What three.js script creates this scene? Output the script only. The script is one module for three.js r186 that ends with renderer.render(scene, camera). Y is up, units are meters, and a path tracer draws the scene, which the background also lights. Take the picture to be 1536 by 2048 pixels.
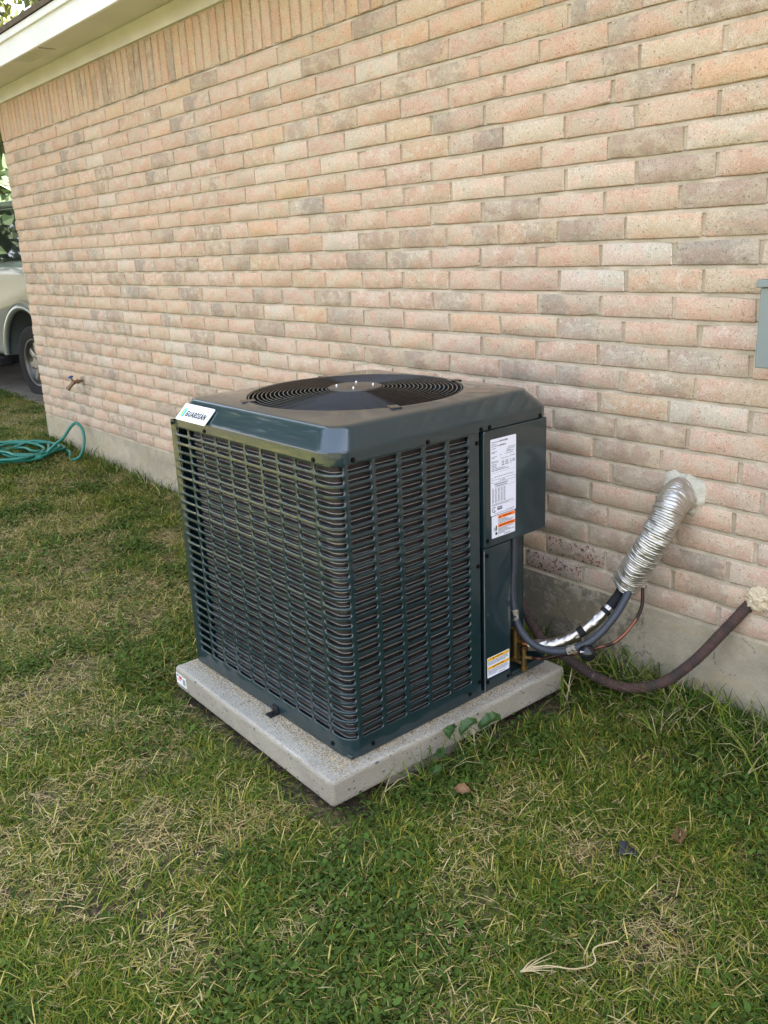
import * as THREE from 'three';
import { RoundedBoxGeometry } from 'three/addons/geometries/RoundedBoxGeometry.js';
import { mergeGeometries, mergeVertices, toCreasedNormals } from 'three/addons/utils/BufferGeometryUtils.js';

// ---------------------------------------------------------------- camera, sky, sun, exposure
const scene = new THREE.Scene();
const camera = new THREE.PerspectiveCamera(61.49, 0.75, 0.05, 400);
camera.rotation.order = 'YXZ';
camera.position.set(6.9336, 1.4346, 2.3064);
camera.rotation.set(-0.30119, 0.87796, -0.04445);
camera.updateMatrixWorld(true);

const renderer = new THREE.WebGLRenderer({ antialias: true });
renderer.setSize(768, 1024);
renderer.toneMapping = THREE.LinearToneMapping;
renderer.toneMappingExposure = 9.5;
renderer.shadowMap.enabled = true;

const sunDir = new THREE.Vector3(0.30, 0.80, -0.62).normalize();   // behind the house, high
{
  const W = 512, H = 256, d = new Float32Array(W * H * 4);
  for (let j = 0; j < H; j++) for (let i = 0; i < W; i++) {
    const el = ((j + 0.5) / H - 0.5) * Math.PI;
    const t = Math.max(0, Math.sin(el));
    const k = 1 - Math.pow(1 - t, 2.4);
    const az = ((i + 0.5) / W - 0.5) * 2 * Math.PI, ce = Math.cos(el);
    const c = Math.max(0, Math.cos(az) * ce * sunDir.x + Math.sin(el) * sunDir.y + Math.sin(az) * ce * sunDir.z);
    const glow = 0.7 * Math.pow(c, 8);
    const o = (j * W + i) * 4;
    d[o] = 0.335 * (1.04 - 0.46 * k + glow); d[o + 1] = 0.335 * (1.02 - 0.32 * k + glow * 0.97); d[o + 2] = 0.335 * (1.00 - 0.04 * k + glow * 0.92); d[o + 3] = 1;
  }
  const sky = new THREE.DataTexture(d, W, H, THREE.RGBAFormat, THREE.FloatType);
  sky.mapping = THREE.EquirectangularReflectionMapping;
  sky.magFilter = THREE.LinearFilter; sky.minFilter = THREE.LinearFilter; sky.needsUpdate = true;
  scene.background = sky; scene.environment = sky;
}
const sun = new THREE.DirectionalLight(new THREE.Color().setRGB(1, 0.95, 0.88), 5.0);
sun.position.copy(sunDir).multiplyScalar(40);
sun.castShadow = true;
sun.shadow.mapSize.set(4096, 4096);
Object.assign(sun.shadow.camera, { left: -18, right: 18, top: 18, bottom: -18, near: 1, far: 90 });
scene.add(sun); scene.add(sun.target);

// ---------------------------------------------------------------- helpers
function mulberry(a) { return function () { a |= 0; a = a + 0x6D2B79F5 | 0; let t = Math.imul(a ^ a >>> 15, 1 | a); t = t + Math.imul(t ^ t >>> 7, 61 | t) ^ t; return ((t ^ t >>> 14) >>> 0) / 4294967296; }; }
function hash(x, y) { let n = Math.imul(x | 0, 374761393) + Math.imul(y | 0, 668265263) | 0; n = Math.imul(n ^ n >>> 13, 1274126177); return ((n ^ n >>> 16) >>> 0) / 4294967296; }
function vnoise(x, y) { const xi = Math.floor(x), yi = Math.floor(y); let fx = x - xi, fy = y - yi; fx = fx * fx * (3 - 2 * fx); fy = fy * fy * (3 - 2 * fy); const a = hash(xi, yi), b = hash(xi + 1, yi), c = hash(xi, yi + 1), e = hash(xi + 1, yi + 1); return a + (b - a) * fx + (c - a) * fy + (a - b - c + e) * fx * fy; }
function fbm(x, y, o = 4) { let s = 0, a = 0.5, t = 0; for (let i = 0; i < o; i++) { s += a * vnoise(x, y); t += a; a *= 0.5; x = x * 2.03 + 17.1; y = y * 2.03 + 9.7; } return s / t; }
const clamp = (v, a = 0, b = 1) => v < a ? a : v > b ? b : v;
const sm = (a, b, v) => { v = clamp((v - a) / (b - a)); return v * v * (3 - 2 * v); };
const lerp = (a, b, t) => a + (b - a) * t;
const names = {};
function numbered(n) { const k = names[n] = (names[n] ?? -1) + 1; return k ? n + '_' + String(k).padStart(3, '0') : n; }
function shade(o) { o.castShadow = o.receiveShadow = true; return o; }
function part(name, geo, mat, parent) { const m = shade(new THREE.Mesh(geo, mat)); m.name = name; parent.add(m); return m; }
function top(name, label, category, group) { const g = new THREE.Group(); g.name = numbered(name); g.userData = { label, category }; if (group) g.userData.group = group; scene.add(g); return g; }
function sub(name, parent) { const g = new THREE.Group(); g.name = name; parent.add(g); return g; }
function single(name, geo, mat, label, category, group) { const m = part(numbered(name), geo, mat, scene); m.userData = { label, category }; if (group) m.userData.group = group; return m; }
function structure(name, geo, mat, label, category) { const m = part(name, geo, mat, scene); m.userData = { kind: 'structure', label, category }; return m; }
function stuffTag(o) { o.userData.kind = 'stuff'; return o; }
function dataTex(w, h, fn, srgb = true, rep = true) {
  const d = new Uint8Array(w * h * 4), c = [0, 0, 0];
  for (let j = 0; j < h; j++) for (let i = 0; i < w; i++) { fn(i, j, c); const o = (j * w + i) * 4; d[o] = clamp(c[0], 0, 255); d[o + 1] = clamp(c[1], 0, 255); d[o + 2] = clamp(c[2], 0, 255); d[o + 3] = 255; }
  const t = new THREE.DataTexture(d, w, h); t.magFilter = THREE.LinearFilter; t.minFilter = THREE.LinearMipmapLinearFilter; t.generateMipmaps = true;
  if (srgb) t.colorSpace = THREE.SRGBColorSpace;
  t.wrapS = t.wrapT = rep ? THREE.RepeatWrapping : THREE.ClampToEdgeWrapping; t.needsUpdate = true; return t;
}
// noise that tiles with period p cells
function tnoise(x, y, p) { const xi = Math.floor(x), yi = Math.floor(y); let fx = x - xi, fy = y - yi; fx = fx * fx * (3 - 2 * fx); fy = fy * fy * (3 - 2 * fy); const m = v => ((v % p) + p) % p; const a = hash(m(xi), m(yi) + p * 7), b = hash(m(xi + 1), m(yi) + p * 7), c = hash(m(xi), m(yi + 1) + p * 7), e = hash(m(xi + 1), m(yi + 1) + p * 7); return a + (b - a) * fx + (c - a) * fy + (a - b - c + e) * fx * fy; }
function tfbm(u, v, p, o = 4) { let s = 0, a = 0.5, t = 0; for (let i = 0; i < o; i++) { s += a * tnoise(u * p, v * p, p); t += a; a *= 0.55; p *= 2; } return s / t; }
const std = (r, g, b, rough, more) => new THREE.MeshStandardMaterial(Object.assign({ color: new THREE.Color().setRGB(r, g, b), roughness: rough }, more));
function box(x0, x1, y0, y1, z0, z1, r = 0) {
  const g = r ? new RoundedBoxGeometry(x1 - x0, y1 - y0, z1 - z0, 2, r) : new THREE.BoxGeometry(x1 - x0, y1 - y0, z1 - z0);
  g.translate((x0 + x1) / 2, (y0 + y1) / 2, (z0 + z1) / 2); return g;
}
function cyl(a, b, r0, r1 = r0, seg = 14) {          // cylinder between two points
  const A = new THREE.Vector3(...a), B = new THREE.Vector3(...b), d = B.clone().sub(A), L = d.length();
  const g = new THREE.CylinderGeometry(r1, r0, L, seg); g.translate(0, L / 2, 0);
  g.applyQuaternion(new THREE.Quaternion().setFromUnitVectors(new THREE.Vector3(0, 1, 0), d.normalize())); g.translate(A.x, A.y, A.z); return g;
}
function tube(pts, rf, seg, rad, t0 = 0, t1 = 1, open = false) {   // swept tube, radius may vary along and around
  const c = new THREE.CatmullRomCurve3(pts.map(p => new THREE.Vector3(...p)), false, 'centripetal');
  const P = [], T = []; for (let i = 0; i <= seg; i++) { const t = t0 + (t1 - t0) * i / seg; P.push(c.getPointAt(t)); T.push(c.getTangentAt(t)); }
  let N = new THREE.Vector3(0.3, 0.2, 1).cross(T[0]).normalize();
  const pos = [], uv = [], idx = []; let len = 0; const L = c.getLength() * (t1 - t0);
  for (let i = 0; i <= seg; i++) {
    N = N.clone().addScaledVector(T[i], -N.dot(T[i])).normalize(); const Bn = T[i].clone().cross(N);
    for (let k = 0; k <= rad; k++) { const a = k / rad * Math.PI * 2, r = typeof rf === 'function' ? rf(i / seg, a, i / seg * L) : rf; const p = P[i].clone().addScaledVector(N, Math.cos(a) * r).addScaledVector(Bn, Math.sin(a) * r); pos.push(p.x, p.y, p.z); uv.push(i / seg * L, k / rad * 2 * Math.PI * 0.02); }
  }
  const w = rad + 1;
  for (let i = 0; i < seg; i++) for (let k = 0; k < rad; k++) { const a = i * w + k, b = a + 1, d = a + w, e = d + 1; idx.push(a, b, d, b, e, d); }
  for (const [s, f] of open ? [] : [[0, 1], [seg, 0]]) { const n = pos.length / 3; pos.push(P[s].x, P[s].y, P[s].z); uv.push(0, 0); for (let k = 0; k < rad; k++) f ? idx.push(n, s * w + k + 1, s * w + k) : idx.push(n, s * w + k, s * w + k + 1); }
  const g = new THREE.BufferGeometry(); g.setAttribute('position', new THREE.Float32BufferAttribute(pos, 3)); g.setAttribute('uv', new THREE.Float32BufferAttribute(uv, 2)); g.setIndex(idx); g.computeVertexNormals();
  { const n = g.attributes.normal; for (let i = 0; i <= seg; i++) { const a = i * w, b = a + rad; const x = n.getX(a) + n.getX(b), y = n.getY(a) + n.getY(b), z = n.getZ(a) + n.getZ(b), l = Math.hypot(x, y, z) || 1; n.setXYZ(a, x / l, y / l, z / l); n.setXYZ(b, x / l, y / l, z / l); } }
  return g;
}
function merge(list) { const l = list.map(g => { const q = g.index ? g.toNonIndexed() : g; for (const k of Object.keys(q.attributes)) if (!['position', 'normal', 'uv', 'color'].includes(k)) q.deleteAttribute(k); return q; }); return mergeGeometries(l, false); }
function worldUV(g, s = 1) {                         // box projection in metres
  const q = g.index ? g.toNonIndexed() : g; q.computeVertexNormals(); const p = q.attributes.position, n = q.attributes.normal, uv = new Float32Array(p.count * 2);
  for (let i = 0; i < p.count; i++) { const ax = Math.abs(n.getX(i)), ay = Math.abs(n.getY(i)), az = Math.abs(n.getZ(i)); const x = p.getX(i), y = p.getY(i), z = p.getZ(i); const [a, b] = ay >= ax && ay >= az ? [x, z] : ax > az ? [z, y] : [x, y]; uv[2 * i] = a * s; uv[2 * i + 1] = b * s; }
  q.setAttribute('uv', new THREE.BufferAttribute(uv, 2)); return q;
}
const V = (x, y, z) => new THREE.Vector3(x, y, z);
function project(x, y, z) { const v = V(x, y, z).project(camera); return [(v.x + 1) * 384, (1 - v.y) * 512, v.z]; }

// ---------------------------------------------------------------- ground
const rise = x => 0.055 * sm(2.6, 0.0, x);
const dip = (x, z) => 0.022 * sm(0.66, 0.50, Math.max(Math.abs(x - 4.88), Math.abs(z - 0.72)));
const ground = (x, z) => rise(x) - dip(x, z) + 0.018 * (fbm(x * 1.3 + 5, z * 1.3 + 3, 3) - 0.5) + 0.012 * (fbm(x * 6, z * 6, 2) - 0.5);
{
  const xs = [-150, -60, -30, -16, -10, -6, -4]; for (let x = -3; x <= 9; x += 0.1) xs.push(x); xs.push(10, 12, 16, 24, 40, 80, 160);
  const zs = [-150, -60, -30, -16, -10, -6, -4, -3, -2, -1, -0.4]; for (let z = -0.1; z <= 5; z += 0.1) zs.push(z); zs.push(6, 8, 11, 16, 24, 40, 80, 160);
  const pos = [], uv = [], idx = [];
  for (const z of zs) for (const x of xs) { const near = x > -3 && x < 9 && z > -1 && z < 5; pos.push(x, near ? ground(x, z) : rise(x) * 0.98 - 0.004, z); uv.push(x / 1.6, z / 1.6); }
  const w = xs.length; for (let j = 0; j < zs.length - 1; j++) for (let i = 0; i < w - 1; i++) { const a = j * w + i; idx.push(a, a + w, a + 1, a + 1, a + w, a + w + 1); }
  const g = new THREE.BufferGeometry(); g.setAttribute('position', new THREE.Float32BufferAttribute(pos, 3)); g.setAttribute('uv', new THREE.Float32BufferAttribute(uv, 2)); g.setIndex(idx); g.computeVertexNormals();
  const col = dataTex(1024, 1024, (i, j, c) => {
    const u = i / 1024, v = j / 1024, a = tfbm(u, v, 6, 5), b = tfbm(u + 0.37, v + 0.61, 40, 3), f = hash(i, j);
    const grass = sm(0.40, 0.58, a * 0.6 + b * 0.4); const straw = sm(0.56, 0.66, tfbm(u + 0.2, v + 0.7, 90, 2));
    let r = lerp(74, 84, grass), gg = lerp(59, 78, grass), bb = lerp(42, 38, grass);
    r = lerp(r, 150, straw * 0.5); gg = lerp(gg, 132, straw * 0.5); bb = lerp(bb, 84, straw * 0.5);
    const k = 0.62 + 0.5 * f * b + 0.25 * a; c[0] = r * k; c[1] = gg * k; c[2] = bb * k;
  });
  const bmp = dataTex(512, 512, (i, j, c) => { const u = i / 512, v = j / 512; c[0] = c[1] = c[2] = 255 * (0.6 * tfbm(u, v, 48, 3) + 0.4 * hash(i, j)); }, false);
  structure('lawn_ground', g, new THREE.MeshStandardMaterial({ map: col, bumpMap: bmp, bumpScale: 0.012, roughness: 1 }), 'brown soil and thatch under the lawn', 'ground');
}

// ---------------------------------------------------------------- the brick house
const Y0 = 0.27, CH = 0.0762, BL = 0.254, JT = 0.0118;   // foundation line, course height, brick module, joint
const OFF = [0.139, 0.232, 0.159, 0.236, 0.164, 0.243, 0.169, 0.001, 0.186, 0.012, 0.177, 0.014, 0.184, 0.017, 0.176, 0.008, 0.184, 0.035, 0.191, 0.03, 0.2, 0.034, 0.181, 0.034, 0.196, 0.028];
const CLS = ['..G.................S.......', '...X................SGG.....', '....................G.X.....', '....................G.......', '.WG.G...............X.......', 'G....X...............D......', '.GGG.....G..................', '.W...G...O...........DD.....', '.G.......WGW.........O......', '..G.WWG..OW.....GGX.GGG.....', '.GG..X.W.G...D.G.....GG.....', '....G.O..OOGX.WOG...OG......', '...G...XG.X..G....G.X.......', '..GG....G......OO.O..WO.....', '.XG.G..WX...GO..GG...WX.....', '....X.GW.....GG...GGGG.G....', '.........G...O.G............', '..G...........OX...W........', '.G..G.G.......O.......W.....', '.......W....G.W.W.OXW..O....', '..GG.....X...OW.WOG..GO.....', '.G.G........G.OGG....GOO....', 'G...XGW....G...GGGG..GD.....', '.....X.....X..G..WG.OG......', '.G.X.X...GOX..WD.O.O........', '........O......OOGO.........'];
const house = top('brick_house', 'tan brick house wall with soldier course, white fascia and concrete foundation', 'house');
const brickTiles = { N: [], O: [], G: [], X: [], W: [], S: [], D: [] };
const brickMat = (() => {
  const TW = 256, TH = 64, NC = 8, NR = 16, rnd = mulberry(11);
  const rows = ['N', 'N', 'N', 'N', 'N', 'N', 'O', 'O', 'G', 'G', 'G', 'X', 'X', 'W', 'D', 'S'];
  rows.forEach((k, r) => { for (let c = 0; c < NC; c++) brickTiles[k].push(r * NC + c); });
  const base = { N: [191, 165, 141], O: [192, 166, 137], G: [184, 162, 138], X: [181, 160, 138], W: [190, 172, 150], D: [183, 160, 136], S: [170, 149, 130] };
  const info = []; for (let i = 0; i < NC * NR; i++) { const k = rows[Math.floor(i / NC)]; info.push({ k, tint: (rnd() - 0.5) * 9, warm: (rnd() - 0.5) * 5, side: rnd() < 0.5 ? 0 : 1, cx: 0.12 + 0.76 * rnd(), cw: 0.16 + 0.34 * rnd(), pale: rnd(), seed: rnd() * 500 }); }
  const H = new Float32Array(TW * NC * TH * NR);
  const col = dataTex(TW * NC, TH * NR, (i, j, c) => {
    const t = info[Math.floor(j / TH) * NC + Math.floor(i / TW)], x = (i % TW) / TW * 0.25, y = (j % TH) / TH * 0.07, s = t.seed, fx = x / 0.25;
    const big = fbm(x * 22 + s, y * 34 + s, 3), mid = fbm(x * 90 + s, y * 110 + s * 2, 3), fine = hash(i * 3 + 1, j * 7), gr = vnoise(i * 0.55 + s, j * 0.55);
    let [r, g, b] = base[t.k]; r += t.tint + t.warm; g += t.tint; b += t.tint - t.warm;
    const pink = sm(0.42, 0.62, big); r += pink * 6 - 3; g += -pink * 5 + 2; b += -pink * 5 + 2;
    // dark flashing of the kiln, in clouds with a ragged edge
    let dk = 0; const dx = (fx - t.cx) / t.cw;
    if (t.k === 'G') dk = 0.30 * sm(0.40, 0.74, mid * 0.55 + big * 0.45 + 0.24 - 0.30 * dx * dx);
    if (t.k === 'X') dk = 0.45 * sm(0.40, 0.74, mid * 0.45 + big * 0.45 + 0.30 - 0.26 * dx * dx);
    if (t.k === 'D') dk = 0.30 * sm(0.3, 0.6, big);
    if (t.k === 'N') dk = 0.12 * sm(0.5, 0.7, big) * t.pale;
    r = lerp(r, 121, dk); g = lerp(g, 114, dk); b = lerp(b, 102, dk);
    // lime bloom
    let wh = 0; if (t.k === 'W') wh = 0.28 * sm(0.40, 0.72, mid * 0.6 + big * 0.3 + 0.1 * gr + 0.04 * t.pale); else wh = (0.14 + 0.22 * (t.pale > 0.7)) * sm(0.48, 0.76, 0.8 * fbm(x * 48 + s * 3, y * 64 + s, 4) + 0.2 * gr);
    r = lerp(r, 214, wh); g = lerp(g, 205, wh); b = lerp(b, 190, wh);
    if (t.k === 'S') { const sp = sm(0.54, 0.70, fbm(x * 150 + s, y * 150, 4)) * (0.35 + 0.65 * sm(0.4, 0.6, big)); r = lerp(r, 60, sp * 0.8); g = lerp(g, 52, sp * 0.8); b = lerp(b, 45, sp * 0.8); }
    const pit = vnoise(i * 0.33 + s, j * 0.4 + s) > 0.86 && mid > 0.44 ? 1 : 0;
    const k = 0.88 + 0.15 * gr + 0.11 * fine - 0.20 * pit; c[0] = r * k; c[1] = g * k; c[2] = b * k;
    H[j * TW * NC + i] = 0.5 + 0.30 * (gr - 0.5) + 0.30 * (mid - 0.5) + 0.2 * (fine - 0.5) - 0.45 * pit;
  }, true, false);
  const bump = dataTex(TW * NC, TH * NR, (i, j, c) => { c[0] = c[1] = c[2] = 255 * clamp(H[j * TW * NC + i]); }, false, false);
  const m = new THREE.MeshStandardMaterial({ map: col, bumpMap: bump, bumpScale: 0.0032, roughness: 0.92 }); m.userData = { TW, NC, NR }; return m;
})();
const brickGeos = (() => {                           // 128 brick shapes, 38 triangles each, one to each face in the atlas
  const out = [], rnd = mulberry(5), L = BL - JT, Hh = CH - JT;
  for (let t = 0; t < 128; t++) {
    const n = 3, ring = []; const j = a => (rnd() - 0.5) * a; const chip = rnd() < 0.3 ? Math.floor(rnd() * 4) : -1;
    for (let k = 0; k <= n; k++) ring.push([-L / 2 + L * k / n + (k % n ? j(0.02) : j(0.003)), -Hh / 2 + j(0.0022)]);
    for (let k = n; k >= 0; k--) ring.push([-L / 2 + L * k / n + (k % n ? j(0.02) : j(0.003)), Hh / 2 + j(0.0022)]);
    if (chip >= 0) { const q = [0, n, n + 1, 2 * n + 1][chip]; ring[q][0] *= 0.965; ring[q][1] *= 0.80; }
    const c = 0.0024, D = 0.05, col = t % 8, row = Math.floor(t / 8), pos = [], uv = [], idx = [];
    const U = (x, y) => [(col + 0.03 + 0.94 * clamp((x + L / 2) / L)) / 8, (row + 0.06 + 0.88 * clamp((y + Hh / 2) / Hh)) / 16];
    const push = (x, y, z) => { pos.push(x, y, z); uv.push(...U(x, y)); };
    const N = ring.length; const inn = ring.map(([x, y]) => [x - Math.sign(x) * (Math.abs(x) > L * 0.4 ? c * (0.7 + 0.7 * rnd()) : 0), y - Math.sign(y) * c * (0.6 + 0.7 * rnd())]);
    for (const p of inn) push(p[0], p[1], 0);
    for (const p of ring) push(p[0], p[1], -c * 0.9);
    for (const p of ring) push(p[0], p[1], -D);
    for (let k = 0; k < n; k++) { const a = k, b = k + 1, d = N - 1 - k, e = N - 2 - k; idx.push(a, b, e, a, e, d); }
    for (let r = 0; r < 2; r++) for (let k = 0; k < N; k++) { const a = r * N + k, b = r * N + (k + 1) % N, d = a + N, e = (r + 1) * N + (k + 1) % N; idx.push(a, d, b, b, d, e); }
    const g = new THREE.BufferGeometry(); g.setAttribute('position', new THREE.Float32BufferAttribute(pos, 3)); g.setAttribute('uv', new THREE.Float32BufferAttribute(uv, 2)); g.setIndex(idx);
    out.push(toCreasedNormals(g, 0.9));
  }
  return out;
})();
const mortarCol = (r0, g0, b0) => dataTex(512, 512, (i, j, c) => { const u = i / 512, v = j / 512, a = tfbm(u, v, 8, 5), f = hash(i, j), k = 0.80 + 0.30 * a + 0.14 * (f - 0.5); c[0] = r0 * k; c[1] = g0 * k; c[2] = b0 * k * (0.97 + 0.06 * a); });
const grainBump = dataTex(512, 512, (i, j, c) => { const u = i / 512, v = j / 512; c[0] = c[1] = c[2] = 255 * (0.55 * tfbm(u, v, 64, 3) + 0.45 * hash(i, j)); }, false);
const mortarMat = new THREE.MeshStandardMaterial({ map: mortarCol(184, 170, 145), bumpMap: grainBump, bumpScale: 0.003, roughness: 1 });
{
  const wall = sub('brick_wall', house), rnd = mulberry(21), XR = 8.4;
  // mortar: a tilted, slightly wavering bed under every course (recessed under the upper brick), on a backing
  const pos = [], idx = [], uv = []; const seg = 168;
  const strip = (y0, z0, y1, z1, s) => { const b = pos.length / 3; for (let i = 0; i <= seg; i++) { const x = 0.006 + (XR - 0.006) * i / seg, w = 0.0016 * (fbm(x * 9 + s, s * 3.1, 2) - 0.5); pos.push(x, y0, z0 + w, x, y1, z1 + w * 1.6); uv.push(x * 2, y0 * 2, x * 2, y1 * 2); } for (let i = 0; i < seg; i++) { const a = b + i * 2; idx.push(a, a + 2, a + 1, a + 1, a + 2, a + 3); } };
  for (let k = 0; k <= 26; k++) { const y = Y0 + k * CH; strip(y - JT * 0.5 - 0.003, -0.0022, y + JT * 0.15, -0.0042, k + 0.3); strip(y + JT * 0.15, -0.0042, y + JT * 0.5 + 0.002, -0.0115, k + 0.3); }
  for (let k = 0; k < 26; k++) strip(Y0 + k * CH + JT * 0.5 + 0.002, -0.0058, Y0 + (k + 1) * CH - JT * 0.5 - 0.003, -0.0058, k + 0.8);
  const SB = Y0 + 26 * CH, ST = SB + 0.245;
  strip(SB + JT * 0.5 + 0.002, -0.0062, ST + 0.02, -0.0062, 40);
  const mg = new THREE.BufferGeometry(); mg.setAttribute('position', new THREE.Float32BufferAttribute(pos, 3)); mg.setAttribute('uv', new THREE.Float32BufferAttribute(uv, 2)); mg.setIndex(idx); mg.computeVertexNormals();
  part('mortar', mg, mortarMat, wall);
  const all = [];
  for (let k = 0; k < 26; k++) for (let i = 0; i < 34; i++) {
    let x0 = OFF[k] + (i - 1) * BL + JT / 2, x1 = x0 + BL - JT;
    if (x1 < 0.03 || x0 > XR - 0.05) continue; let sx = 1; if (x0 < 0) { sx = (x1 - 0.001) / (BL - JT); x0 = 0.001; }
    let cl = CLS[k][i] || '.'; const q = rnd();
    if (cl === '.') cl = q < 0.82 ? 'N' : q < 0.93 ? 'D' : q < 0.97 ? 'O' : 'W';
    const tiles = brickTiles[cl], t = tiles[Math.floor(rnd() * tiles.length)];
    const cx = (x0 + x1) / 2 + (rnd() - 0.5) * 0.004, cy = Y0 + (k + 0.5) * CH + (rnd() - 0.5) * 0.0022, cz = (rnd() - 0.5) * 0.0024, rz = (rnd() - 0.5) * 0.007, ry = (rnd() - 0.5) * 0.008;
    const [a, b] = project(x0, cy - 0.03, 0), [c, d] = project(x1, cy + 0.03, 0), [e, f] = project(x1, cy - 0.03, 0), [gx, gy] = project(x0, cy + 0.03, 0);
    const mu = (a + c) / 2, mv = (b + d) / 2; const inside = mu > -5 && mu < 773 && mv > -5 && mv < 1029; const behind = mu > 185 && mu < 530 && mv > 400;
    const area = inside && !behind ? Math.abs((c - a) * (gy - f) - (gx - e) * (d - b)) / 2 : 0;
    all.push({ t, sx, cx, cy, cz, rz, ry, area });
  }
  all.sort((p, q) => q.area - p.area);
  const mtx = new THREE.Matrix4(), qn = new THREE.Quaternion(), eu = new THREE.Euler();
  const rest = []; let nb = 0;
  all.forEach((b, i) => {
    eu.set(0, b.ry, b.rz); qn.setFromEuler(eu);
    if (i < 298 && b.area > 0) { const m = part(nb ? 'brick_' + String(nb).padStart(3, '0') : 'brick', brickGeos[b.t], brickMat, wall); nb++; m.position.set(b.cx, b.cy, b.cz); m.quaternion.copy(qn); m.scale.x = b.sx; }
    else { mtx.compose(V(b.cx, b.cy, b.cz), qn, V(b.sx, 1, 1)); rest.push(brickGeos[b.t].clone().applyMatrix4(mtx)); }
  });
  stuffTag(part('distant_bricks', mergeGeometries(rest), brickMat, wall));
  // soldier course
  const sp = 0.0725, srest = []; let ns = 0;
  for (let i = 0; i < XR / sp - 1; i++) {
    const x = 0.036 + i * sp + (rnd() - 0.5) * 0.004, q = rnd(), cl = q < 0.62 ? 'N' : q < 0.86 ? 'O' : q < 0.95 ? 'D' : 'G', tiles = brickTiles[cl], t = tiles[Math.floor(rnd() * tiles.length)];
    eu.set(0, 0, Math.PI / 2 + (rnd() - 0.5) * 0.02); qn.setFromEuler(eu); const p = V(x, SB + 0.004 + 0.1225 + (rnd() - 0.5) * 0.006, (rnd() - 0.5) * 0.004), s = V(0.965, 0.93, 1);
    if (x < 4.2) { const m = part(ns ? 'soldier_brick_' + String(ns).padStart(3, '0') : 'soldier_brick', brickGeos[t], brickMat, wall); ns++; m.position.copy(p); m.quaternion.copy(qn); m.scale.copy(s); }
    else { mtx.compose(p, qn, s); srest.push(brickGeos[t].clone().applyMatrix4(mtx)); }
  }
  stuffTag(part('soldier_bricks_beyond', mergeGeometries(srest), brickMat, wall));

  // concrete foundation
  const fcol = dataTex(2048, 128, (i, j, c) => {
    const x = i / 2048 * 8.5, y = j / 128 * 0.5 - 0.2, a = fbm(x * 3, y * 6, 4), b = fbm(x * 26, y * 26, 4), f = hash(i, j);
    let k = 0.80 + 0.22 * a + 0.12 * (b - 0.5) + 0.07 * (f - 0.5), r = 184 * k, g = 172 * k, bb = 146 * k;
    const dx = (x - 5.05) / 0.40, dy = (y - 0.13) / 0.22, st = sm(0.40, 0.66, 0.45 * b + 0.35 * fbm(x * 90, y * 90, 3) + 0.26 - 0.22 * (dx * dx + dy * dy) + 0.16 * (f - 0.5));   // dirt splash
    r = lerp(r, 96, st * 0.8); g = lerp(g, 90, st * 0.8); bb = lerp(bb, 76, st * 0.8);
    const ye = sm(0.58, 0.7, fbm(x * 5 + 40, y * 20 + 3, 3)) * 0.25; r = lerp(r, 170, ye); g = lerp(g, 150, ye); bb = lerp(bb, 108, ye);
    const cr = Math.abs(fbm(x * 4 + 9, y * 4 + 2, 3) - 0.5) < 0.0022 && b > 0.45 ? 0.7 : 1; c[0] = r * cr; c[1] = g * cr; c[2] = bb * cr;
  }, true, false);
  const fseg = 170, fp = [], fu = [], fi = [];
  for (let i = 0; i <= fseg; i++) { const x = -0.004 + 8.4 * i / fseg, w = 0.004 * (fbm(x * 2.2, 7, 3) - 0.5), top_ = Y0 - JT * 0.5 + 0.0015 * (fbm(x * 14, 2, 2) - 0.5); const col = [[top_, -0.03], [top_, -0.004 + w], [top_ - 0.004, -0.001 + w], [0.12, 0.001 + w * 1.4], [-0.25, 0.004 + w]]; for (const [y, z] of col) { fp.push(x, y, z); fu.push(x / 8.5, (y + 0.2) / 0.5); } }
  for (let i = 0; i < fseg; i++) for (let k = 0; k < 4; k++) { const a = i * 5 + k; fi.push(a, a + 1, a + 5, a + 1, a + 6, a + 5); }
  const fg = new THREE.BufferGeometry(); fg.setAttribute('position', new THREE.Float32BufferAttribute(fp, 3)); fg.setAttribute('uv', new THREE.Float32BufferAttribute(fu, 2)); fg.setIndex(fi); fg.computeVertexNormals();
  const fb = grainBump.clone(); fb.repeat.set(28, 2); fb.needsUpdate = true;
  part('foundation', fg, new THREE.MeshStandardMaterial({ map: fcol, bumpMap: fb, bumpScale: 0.003, roughness: 0.95 }), house);
  const core = std(0.3, 0.24, 0.19, 0.95);
  part('house_body', box(0.0, 13, -0.3, ST + 0.1, -9, -0.052), core, house);

  // eave
  const paintTex = dataTex(256, 256, (i, j, c) => { const k = 0.94 + 0.08 * tfbm(i / 256, j / 256, 6, 4) + 0.02 * (hash(i, j) - 0.5); c[0] = 222 * k; c[1] = 225 * k; c[2] = 222 * k; });
  const trim = new THREE.MeshStandardMaterial({ map: paintTex, roughness: 0.55 });
  const cream = new THREE.MeshStandardMaterial({ map: paintTex, color: new THREE.Color().setRGB(0.87, 0.85, 0.79), roughness: 0.6 });
  const S = 2.592;
  part('frieze_board', worldUV(box(-0.02, 13, ST + 0.004, S - 0.002, -0.05, 0.016)), cream, house);
  part('soffit', worldUV(box(-0.5, 13, S, S + 0.012, -0.2, 0.296)), cream, house);
  const vent = sub('soffit_vent', house);
  part('vent_frame', worldUV(box(1.12, 1.52, S - 0.008, S - 0.001, 0.12, 0.24, 0.002)), cream, vent);
  for (let i = 0; i < 7; i++) part('louver', box(1.14, 1.50, S - 0.011, S - 0.0085, 0.131 + i * 0.0145, 0.138 + i * 0.0145), cream, vent);
  part('fascia', worldUV(box(-0.5, 13, 2.545, 2.682, 0.298, 0.318, 0.003)), trim, house);
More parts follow.
